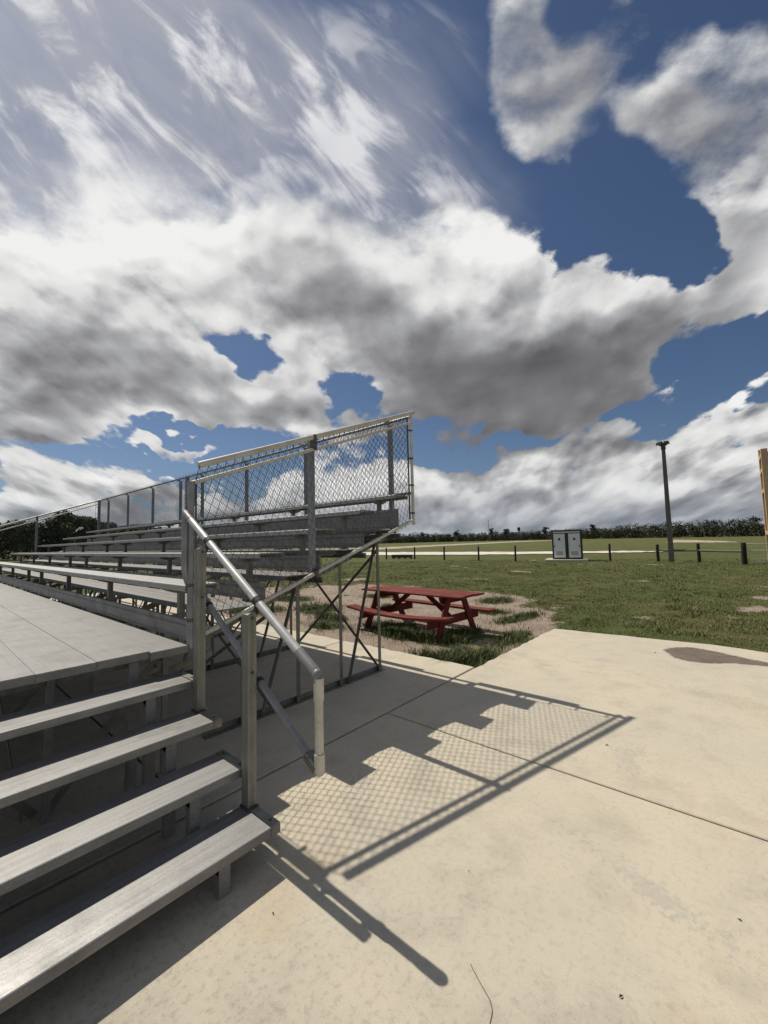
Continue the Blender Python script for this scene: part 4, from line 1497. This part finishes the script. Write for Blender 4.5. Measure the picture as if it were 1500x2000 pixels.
for (a, b_) in ((0, 1), (1, 2)):
    mb = MB()
    mb.tube([(RP[a][0] - 0.03, RP[a][1], FZ + 0.70), ((RP[a][0] + RP[b_][0]) / 2 - 0.03, (RP[a][1] + RP[b_][1]) / 2, FZ + 0.685), (RP[b_][0] - 0.03, RP[b_][1], FZ + 0.71)], 0.066, 8)
    mb.build('rail', RAILW, rf, smooth=45)
BLACKP, t_, b_ = mat('black_board', (0.012, 0.012, 0.012), 0.6)
lb = thing('low_bench', (29.82, 22.7, FZ), 'low black backless bench on thin legs beside the white track', 'bench')
lb.rotation_euler = (0, 0, 0.18)
mb = MB()
for k in range(3):
    mb.box(-0.21 + k * 0.145, -0.075 + k * 0.145, -1.06, 1.06, 0.34, 0.385, 0.006)
mb.box(-0.22, -0.19, -1.06, 1.06, 0.10, 0.338, 0.004)
tbuild(mb, 'seat', BLACKP, lb)
for y in (-0.95, -0.32, 0.32, 0.95):
    mb = MB()
    mb.box(-0.18, 0.18, y - 0.03, y + 0.03, 0.0, 0.339)
    tbuild(mb, 'leg', BLACKP, lb)
gt = thing('pipe_gate', (28.53, -2.235, FZ), 'pale pipe gate with wire infill right of the rail fence', 'gate')
GATEM = metal_mat('gate_pipe', (0.55, 0.54, 0.49), (0.45, 0.44, 0.40), 0.2, 0.5, (8, 8, 8), None)
gd = Vector((0.25, -1.0, 0)).normalized() * 3.4
mb = MB()
mb.tube([(0, 0, 0), (0, 0, 1.10)], 0.035, 10)
tbuild(mb, 'gate_post', POLE, gt)
for z in (1.08, 0.70, 0.12):
    mb = MB()
    mb.tube([(0, -0.04, z), tuple(gd + Vector((0, 0, z)))], 0.026 if z > 0.5 else 0.016, 8)
    tbuild(mb, 'gate_rail', GATEM, gt)
mb = MB()
for k in range(1, 14):
    f = k / 14
    mb.tube([tuple(gd * f + Vector((0, 0, 0.12))), tuple(gd * f + Vector((0, 0, 1.08)))], 0.005, 4)
for k in range(1, 6):
    mb.tube([(0, 0, 0.12 + k * 0.16), tuple(gd + Vector((0, 0, 0.12 + k * 0.16)))], 0.004, 4)
tbuild(mb, 'wire_infill', GATEM, gt)

# ---------------------------------------------------------------- timber tower at the right edge
TIMB = wood_mat('tan_timber', (0.60, 0.42, 0.26), (0.48, 0.32, 0.19), (9, 9, 0.9))
TIMB_D = wood_mat('tan_boards', (0.46, 0.29, 0.165), (0.36, 0.22, 0.125), (14, 14, 0.8))
tw = thing('timber_tower', (30.9, -5.2, FZ), 'tall tan timber tower with boarded sides at the right edge of the field', 'tower')
TX0, TX1, TY0, TY1 = 29.0, 31.4, -7.4, -3.34
for (x, y, hh) in ((TX0, TY1, 6.25), (TX1, TY1, 6.55), (TX0, TY0, 6.9), (TX1, TY0, 6.9)):
    mb = MB()
    mb.box(x - 0.14, x + 0.14, y - 0.14, y + 0.14, FZ - 0.1, FZ + hh, 0.012)
    mb.build('corner_post', TIMB, tw)
for k, z in enumerate((1.55, 3.9, 5.05, 5.85)):
    mb = MB()
    for (x0, x1, y0, y1) in ((TX0 + 0.142, TX1 - 0.142, TY1 - 0.07, TY1 + 0.145), (TX0 - 0.145, TX0 + 0.07, TY0 + 0.142, TY1 - 0.142)):
        mb.box(x0, x1, y0, y1, FZ + z, FZ + z + 0.20, 0.01)
    mb.build('beam', TIMB, tw)
for (z0, z1) in ((1.76, 3.89), (4.11, 5.04), (5.26, 5.84)):
    mb = MB()
    nb = 16
    for i in range(nb):
        x = TX0 + 0.15 + i * (TX1 - TX0 - 0.30) / nb
        mb.box(x, x + (TX1 - TX0 - 0.3) / nb - 0.008, TY1 - 0.03, TY1 + 0.01, FZ + z0, FZ + z1)
        y = TY0 + 0.15 + i * (TY1 - TY0 - 0.30) / nb
        mb.box(TX0 - 0.01, TX0 + 0.03, y, y + (TY1 - TY0 - 0.3) / nb - 0.008, FZ + z0, FZ + z1)
    mb.build('boarding', TIMB_D, tw)
mb = MB()
for i in range(7):
    y = TY1 - 0.55 - i * 0.5
    mb.box(TX0 - 0.05, TX0 + 0.05, y - 0.05, y + 0.05, FZ + 6.05, FZ + 6.45 + 0.11 * min(i, 4))
mb.box(TX0 - 0.06, TX0 + 0.06, TY0 + 0.15, TY1 - 0.5, FZ + 6.40, FZ + 6.47)
mb.build('top_railing', TIMB, tw)
mb = MB()
mb.box(TX0 + 0.15, TX1 - 0.15, TY0 + 0.15, TY1 - 0.15, FZ + 5.1, FZ + 5.2)
mb.build('platform', TIMB_D, tw)

# ---------------------------------------------------------------- small debris on the slab
LEAF, t_, b_ = mat('dry_leaf', (0.055, 0.035, 0.02), 0.8)
labs = ['tiny dry leaf on the slab below the corner of the fence shadow', 'tiny dry leaf on the slab right of the lowest tread', 'tiny dry twig on the slab near the bottom right corner of the view', 'tiny pebble-like leaf beside the lowest tread leg', 'tiny dry leaf on the slab beside the right border of the view', 'tiny leaf scrap beside the damp stain']
for k, (x, y) in enumerate([(2.23, -1.0), (0.525, -0.769), (0.379, -1.439), (-0.2, -0.23), (1.0, -1.75), (5.33, -0.92)]):
    r_ = random.Random(k)
    s_ = [0.013, 0.007, 0.010, 0.009, 0.009, 0.024][k]
    mb = MB()
    mb.add([(-s_, 0, 0.002), (-s_ * 0.3, -s_ * 0.4, 0.006), (s_, 0, 0.003), (-s_ * 0.2, s_ * 0.4, 0.008), (-s_ * .3, 0, 0.004), (-s_ * .3, 0, 0.0015)], [(0, 1, 4), (1, 2, 4), (2, 3, 4), (3, 0, 4), (1, 0, 5), (2, 1, 5), (3, 2, 5), (0, 3, 5)])
    o_ = mb.build('dry_leaf', LEAF, base=(x, y, 0.0))
    o_.rotation_euler = (0, 0, r_.uniform(0, 6))
    tag(o_, labs[k], 'leaf', 'dry scraps on the slab')
# ---------------------------------------------------------------- trees
def leaf_mat(name, c0, c1):
    m, t, b = mat(name, c0, 0.7, 0, 0.2)
    g = N(t, 'ShaderNodeNewGeometry')
    nz = NOISE(t, g.outputs['Position'], 0.35, 4, 0.6)
    f = M(t, 'ADD', M(t, 'MULTIPLY', g.outputs['Random Per Island'], 0.5), M(t, 'MULTIPLY', MR(t, nz.outputs['Fac'], 0.3, 0.7), 0.5))
    t.links.new(MIX(t, f, (*c0, 1), (*c1, 1)), b.inputs['Base Color'])
    return m


LEAF_D = leaf_mat('foliage_dark', (0.028, 0.038, 0.013), (0.075, 0.088, 0.030))
LEAF_L = leaf_mat('foliage_olive', (0.045, 0.052, 0.014), (0.10, 0.105, 0.03))
LEAF_F = leaf_mat('foliage_far', (0.022, 0.028, 0.014), (0.062, 0.068, 0.030))
BARK = wood_mat('bark', (0.075, 0.06, 0.045), (0.045, 0.036, 0.028), (6, 6, 0.8), 0.9)


def leaves(lumps, count, size, seed):
    """small leaf faces spread through several lumps of a crown"""
    r = np.random.default_rng(seed)
    vol = np.array([a * b_ * c_ for (_, _, _, a, b_, c_) in lumps]) ** 0.7
    vol = vol / vol.sum()
    idx = r.choice(len(lumps), count, p=vol)
    L = np.array(lumps)[idx]
    d = r.normal(size=(count, 3))
    d /= np.linalg.norm(d, axis=1)[:, None]
    rad = r.random(count) ** 0.28
    pos_ = L[:, :3] + d * L[:, 3:] * rad[:, None] + r.normal(size=(count, 3)) * size * 0.35
    nrm = d + r.normal(size=(count, 3)) * 0.7
    nrm /= np.linalg.norm(nrm, axis=1)[:, None]
    a = np.cross(nrm, r.normal(size=(count, 3)))
    a /= np.linalg.norm(a, axis=1)[:, None]
    b_ = np.cross(nrm, a)
    s = size * r.uniform(0.55, 1.3, count)[:, None]
    q_ = np.stack([pos_ - a * s, pos_ - b_ * s * 0.6, pos_ + a * s, pos_ + b_ * s * 0.6], 1)
    return q_.reshape(-1, 3)


def quads_mesh(name, pts, m_, k=4):
    n_ = len(pts) // k
    me_ = bpy.data.meshes.new(name)
    me_.vertices.add(len(pts))
    me_.vertices.foreach_set('co', pts.astype(np.float32).ravel())
    me_.loops.add(len(pts))
    me_.loops.foreach_set('vertex_index', np.arange(len(pts)))
    me_.polygons.add(n_)
    me_.polygons.foreach_set('loop_start', np.arange(n_) * k)
    me_.materials.append(m_)
    me_.update(calc_edges=True)
    return me_


def crown_lumps(h, w, seed, low=0.12):
    r = random.Random(seed)
    out_ = []
    for k in range(r.randint(12, 16)):
        a = r.uniform(0, 6.28)
        f = r.random() ** 0.6
        z = h * r.uniform(low + 0.12, 0.90)
        taper = 1.0 - 0.55 * (z / h - 0.35) if z > 0.35 * h else 0.75 + 0.6 * z / h
        rad = w * 0.5 * f * taper
        s = w * r.uniform(0.16, 0.30)
        out_.append((math.cos(a) * rad, math.sin(a) * rad, min(z, h - s * 0.7), s, s, s * r.uniform(0.6, 0.95)))
    return out_


def tree(name, x, y, h, w, seed, m_, n_, label, group, share=None):
    t_ = thing(name, (x, y, FZ), label, 'tree', group)
    mb = MB()
    r = random.Random(seed)
    top = (r.uniform(-.3, .3), r.uniform(-.3, .3), h * 0.72)
    mb.tube([(0, 0, -0.2), (top[0] * .3, top[1] * .3, h * 0.3), top], [0.028 * h, 0.02 * h, 0.007 * h], 7)
    for k in range(5):
        a = r.uniform(0, 6.28)
        z = h * r.uniform(0.25, 0.55)
        mb.tube([(top[0] * z / h, top[1] * z / h, z), (math.cos(a) * w * .2, math.sin(a) * w * .2, z + h * .12), (math.cos(a) * w * .36, math.sin(a) * w * .36, z + h * .22)], [0.011 * h, 0.008 * h, 0.003 * h], 5)
    tbuild(mb, 'trunk', BARK, t_)
    me_ = quads_mesh('crown', leaves(crown_lumps(h, w, seed), n_, h * 0.034, seed), m_)
    o_ = bpy.data.objects.new('crown', me_)
    C.objects.link(o_)
    o_.parent = t_
    return t_


def polar(az, d):
    return CAM.x + d * math.cos(R(az)), CAM.y + d * math.sin(R(az))


GROVE = [(88.5, 100, 8.0, 7.5, 0), (86.3, 97, 8.2, 7.5, 0), (84.4, 101, 7.9, 7.0, 0), (82.9, 96, 7.2, 6.0, 0), (81.9, 103, 6.2, 4.6, 1), (80.6, 104, 6.0, 5.2, 0), (79.3, 101, 9.2, 7.2, 0), (77.9, 104, 8.6, 6.4, 0), (76.6, 108, 8.2, 6.4, 0), (74.9, 112, 8.0, 7.0, 0), (72.9, 120, 7.8, 7.0, 0), (70.6, 128, 8.0, 7.5, 0)]
GLAB = ['dark bushy tree at the very left border of the grove', 'dark broad tree at the left edge of the grove, second from the border', 'tall dark tree left of the far fence, crown touching the sloping rail', 'dark rounded tree in the grove left of the yellow-green one', 'small yellow-green tree between the dark trees of the left grove',
        'low dark tree right behind the far fence post', 'tallest dark tree of the left grove with a rounded open top', 'dark full tree right of the tallest one in the grove', 'dark tree of the grove just left of the end of the level fence', 'dark tree seen through the wires of the level fence', 'dark tree behind the top bench, further right in the fence', 'dark tree behind the top bench, last of the grove on the right']
for k, (az, d, h, w, c_) in enumerate(GROVE):
    x, y = polar(az, d)
    tree('broadleaf_tree', x, y, h, w, 100 + k, LEAF_L if c_ else LEAF_D, 4200, GLAB[k], 'trees of the left grove')
# scrub that closes the foot of the grove
pts = []
r_ = np.random.default_rng(5)
for k in range(46):
    az = 66 + k * 0.55
    x, y = polar(az, 104 + r_.uniform(-5, 12) + max(0, (75 - az)) * 2)
    h = r_.uniform(1.8, 4.4) + (2.0 if 71 < az < 78.5 else 0)
    pts.append(leaves([(x, y, FZ + h * 0.42, 2.0, 2.0, h * 0.5), (x + r_.uniform(-1, 1), y + r_.uniform(-1, 1), FZ + h * 0.65, 1.2, 1.2, h * 0.4)], 360, 0.2, 300 + k))
o_ = bpy.data.objects.new('undergrowth', quads_mesh('undergrowth', np.concatenate(pts), LEAF_D))
C.objects.link(o_)
tag(o_, 'dark scrub along the foot of the left grove', None, None, 'stuff')

# far wood: one mass along the horizon
DW = [(-14, 225), (-4, 240), (4, 268), (12, 310), (20, 360), (28, 385), (36, 375), (44, 340), (54, 270), (64, 190), (70, 150)]


def dwood(az):
    return float(np.interp(az, [a for a, _ in DW], [d for _, d in DW]))


pts = []
az = -14.0
k = 0
while az < 70:
    d0 = dwood(az)
    for row, (dd, hs_) in enumerate(((0, 0.70), (7, 0.88), (16, 0.98))):
        d = d0 + dd + r_.uniform(-2.5, 2.5)
        x, y = polar(az + r_.uniform(-.3, .3), d)
        h = (9.5 if az < 14 else 9.0) * hs_ * r_.uniform(0.84, 1.06)
        w = r_.uniform(6.0, 11.0)
        lm = [(x + a_[0], y + a_[1], FZ + a_[2], a_[3], a_[4], a_[5]) for a_ in crown_lumps(h, w, 500 + k, -0.05)]
        lm.append((x, y, FZ + h * 0.28, w * 0.5, w * 0.5, h * 0.34))
        pts.append(leaves(lm, 620, 0.40, 900 + k))
        k += 1
    az += 4.9 / d0 * 57.3
o_ = bpy.data.objects.new('far_wood', quads_mesh('far_wood', np.concatenate(pts), LEAF_F))
C.objects.link(o_)
tag(o_, 'dark wood closing the field along the horizon', None, None, 'stuff')

# single trees standing above the wood
EM = [(35.4, 10.7, 4.6, 'rounded tree above the wood beside the end of the bleachers', 0), (30.7, 11.1, 5.0, 'flat-topped tree above the wood in the gap between two posts', 0), (26.0, 12.1, 4.2, 'tall pine above the wood just right of the thin mast', 1), (24.0, 10.7, 5.2, 'wide thin-crowned pine above the wood left of the cabin', 1),
      (22.4, 11.5, 2.4, 'small-headed palm-like tree on a bare stem above the wood', 2), (19.1, 11.3, 4.4, 'round dense tree above the wood nearest the cabin on its left', 0), (13.6, 10.9, 3.4, 'small-crowned tree above the wood right of the cabin roof', 0)]
for k, (az, h, w, lab, kind) in enumerate(EM):
    d = dwood(az) + 8
    x, y = polar(az, d)
    t_ = thing('pine_tree' if kind == 1 else 'palm_tree' if kind == 2 else 'broadleaf_tree', (x, y, FZ), lab, 'tree', 'trees above the far wood')
    mb = MB()
    mb.tube([(0, 0, -.2), (0.1, 0, h * .5), (0, 0, h * .92)], [0.26, 0.2, 0.09], 6)
    tbuild(mb, 'trunk', BARK, t_)
    rr2 = random.Random(k + 60)
    if kind == 2:
        lm = [(0, 0, h - 1.3, w * .5, w * .5, 1.1), (0.3, 0.2, h - 2.4, w * .4, w * .4, 1.0)]
    else:
        lm = [(rr2.uniform(-.4, .4) * w, rr2.uniform(-.4, .4) * w, h * rr2.uniform(.42, .92), w * .27, w * .27, w * .17) for _ in range(16)]
    o_ = bpy.data.objects.new('crown', quads_mesh('crown', leaves(lm, 1300, 0.32, 40 + k), LEAF_F))
    C.objects.link(o_)
    o_.parent = t_
mast = thing('radio_mast', (*polar(26.3, 640), FZ), 'thin lattice radio mast far beyond the wood', 'mast')
MASTM, t_, b_ = mat('mast_steel', (0.20, 0.20, 0.21), 0.5, 0.3)
mb = MB()
for a in range(3):
    c_, s_ = math.cos(a * 2.094), math.sin(a * 2.094)
    mb.tube([(c_ * .45, s_ * .45, 0), (c_ * .35, s_ * .35, 31)], 0.13, 4)
for k in range(24):
    z = k * 1.27
    for a in range(3):
        c_, s_, c2, s2 = math.cos(a * 2.094), math.sin(a * 2.094), math.cos((a + 1) * 2.094), math.sin((a + 1) * 2.094)
        mb.tube([(c_ * .42, s_ * .42, z), (c2 * .42, s2 * .42, z + 1.27)], 0.05, 3)
tbuild(mb, 'lattice', MASTM, mast)
for z, s_ in ((29.5, 0.8), (22, 0.55)):
    mb = MB()
    mb.tube([(0, 0, z - s_ * .6), (0, 0, z + s_ * .6)], s_, 8)
    tbuild(mb, 'antenna', MASTM, mast)
# ---------------------------------------------------------------- grass blades in front of the camera
def blade_mat(name, c0, c1, dry, f):
    m, t, b = mat(name, c0, 0.6, 0, 0.25)
    g = N(t, 'ShaderNodeNewGeometry')
    nz = NOISE(t, g.outputs['Position'], 0.35, 5, 0.6)
    col = MIX(t, g.outputs['Random Per Island'], (*c0, 1), (*c1, 1))
    col = MIX(t, M(t, 'MULTIPLY', MR(t, M(t, 'ADD', M(t, 'MULTIPLY', g.outputs['Random Per Island'], 0.5), M(t, 'MULTIPLY', nz.outputs['Fac'], 0.5)), 0.46, 0.62), f), col, (*dry, 1))
    t.links.new(col, b.inputs['Base Color'])
    return m


LAWN = blade_mat('lawn_blade', (0.066, 0.088, 0.020), (0.125, 0.148, 0.042), (0.22, 0.185, 0.08), 0.6)
LONG = blade_mat('long_blade', (0.035, 0.060, 0.012), (0.085, 0.115, 0.028), (0.16, 0.15, 0.06), 0.45)


def blades(x, y, z, h, w, lean, seed):
    r = np.random.default_rng(seed)
    n_ = len(x)
    a = r.uniform(0, 2 * np.pi, n_)
    l = lean * r.uniform(0.2, 1.2, n_) * h
    b2 = a + r.uniform(-0.6, 0.6, n_)
    sx, sy = np.cos(a + np.pi / 2) * w / 2, np.sin(a + np.pi / 2) * w / 2
    base = np.stack([x, y, z], 1)
    mid = base + np.stack([np.cos(a) * l * 0.35, np.sin(a) * l * 0.35, h * 0.62], 1)
    tip = base + np.stack([np.cos(b2) * l, np.sin(b2) * l, h * r.uniform(0.75, 1.0, n_)], 1)
    sd = np.stack([sx, sy, np.zeros(n_)], 1)
    v = np.stack([base - sd, base + sd, mid + sd * 0.8, mid - sd * 0.8, tip], 1)
    return v


def blade_mesh(name, v, m_):
    n_ = len(v)
    me_ = bpy.data.meshes.new(name)
    me_.vertices.add(n_ * 5)
    me_.vertices.foreach_set('co', v.reshape(-1, 3).astype(np.float32).ravel())
    k = np.arange(n_)[:, None] * 5
    loops = (k + np.array([0, 1, 2, 3, 3, 2, 4])).ravel()
    me_.loops.add(len(loops))
    me_.loops.foreach_set('vertex_index', loops)
    me_.polygons.add(n_ * 2)
    ls = (np.arange(n_)[:, None] * 7 + np.array([0, 4])).ravel()
    me_.polygons.foreach_set('loop_start', ls)
    me_.materials.append(m_)
    me_.update(calc_edges=True)
    return me_


def on_slab(x, y):
    e = 0.03
    a = (y < 0.70) & (x < 6.12 + 0.15 * (y < 0.3) * (y > -1.6) - e)
    b_ = (y >= 0.70) & (y < 15.6) & (x < 3.37 - e)
    return a | b_


NB = 900000
r_ = np.random.default_rng(3)
d = 7.0 * (34.0 / 7.0) ** r_.random(NB)
an = YAW + r_.uniform(-0.82, 0.62, NB)
x, y = CAM.x + d * np.cos(an), CAM.y + d * np.sin(an)
sm_, tf_ = sand_mask(x, y)
cl = fbm(x, y, 2.6, 77)
keep = (~on_slab(x, y)) & (r_.random(NB) > np.clip(sm_ * 1.25, 0, 0.985)) & (r_.random(NB) < sstep(0.25, 0.6, cl) * 0.85 + 0.15) & (r_.random(NB) < 0.36)
keep &= ~((sm_ < 0.02) & (tf_ < 0.02) & (x < 3.4))
x, y, d, tf_, cl = x[keep], y[keep], d[keep], tf_[keep], cl[keep]
tus = sstep(0.52, 0.66, fbm(x, y, 0.9, 133)) * sstep(0.45, 0.7, fbm(x, y, 3.3, 140))
hb = (0.026 + 0.030 * r_.random(len(x))) * (0.55 + 1.0 * cl + 1.6 * tus)
v = blades(x, y, np.full(len(x), FZ - 0.015) + (fbm(x, y, 0.8, 40) - 0.5) * 0.05, hb, 0.004 + 0.00055 * d, 0.9, 9)
o_ = bpy.data.objects.new('mown_grass', blade_mesh('mown_grass', v, LAWN))
C.objects.link(o_)
tag(o_, 'short mown grass of the field', None, None, 'stuff')
# longer unmown growth along the slab and under the table
XS, YS = [], []
for i, (cx, cy, sx, sy, rot) in enumerate(TUFT):
    n_ = int(5200 * sx * sy) + 250
    if i in (0, 2):
        n_ = int(n_ * 2.2)
    q_ = r_.normal(size=(n_, 2)) * 0.52
    c_, s_ = math.cos(R(rot)), math.sin(R(rot))
    XS.append(cx + q_[:, 0] * sx * c_ - q_[:, 1] * sy * s_)
    YS.append(cy + q_[:, 0] * sx * s_ + q_[:, 1] * sy * c_)
# ragged fringe that leans over the slab edge
for (x0, y0, x1, y1, n_) in ((6.17, -3.2, 6.17, -1.9, 420), (6.24, -1.9, 6.28, -1.3, 240), (6.28, -1.3, 6.15, 0.66, 760), (6.1, 0.69, 3.4, 0.735, 620), (3.39, 0.8, 3.41, 5.0, 330)):
    f = r_.random(n_)
    XS.append(x0 + (x1 - x0) * f + np.abs(r_.normal(size=n_)) * (0.05 if abs(x1 - x0) < 0.5 else 0.0))
    YS.append(y0 + (y1 - y0) * f + np.abs(r_.normal(size=n_)) * (0.05 if abs(x1 - x0) > 0.5 else 0.0))
x, y = np.concatenate(XS), np.concatenate(YS)
# clump the blades a little
ca_ = fbm(x, y, 5.0, 91)
keep = (~on_slab(x, y)) & (r_.random(len(x)) < sstep(0.30, 0.60, ca_) + 0.12)
x, y, ca_ = x[keep], y[keep], ca_[keep]
dl = np.hypot(x - 3.8, (y - 1.5) * 0.8)
tall = np.clip(1.25 - dl / 1.5, 0, 1)
hb = (0.05 + 0.07 * r_.random(len(x)) + tall * 0.11 * r_.random(len(x))) * (0.6 + 0.9 * ca_)
v = blades(x, y, np.full(len(x), FZ - 0.015), hb, 0.006 + 0.005 * r_.random(len(x)), 0.95, 12)
o_ = bpy.data.objects.new('long_grass', blade_mesh('long_grass', v, LONG))
C.objects.link(o_)
tag(o_, 'long unmown grass along the slab edge and under the table', None, None, 'stuff')
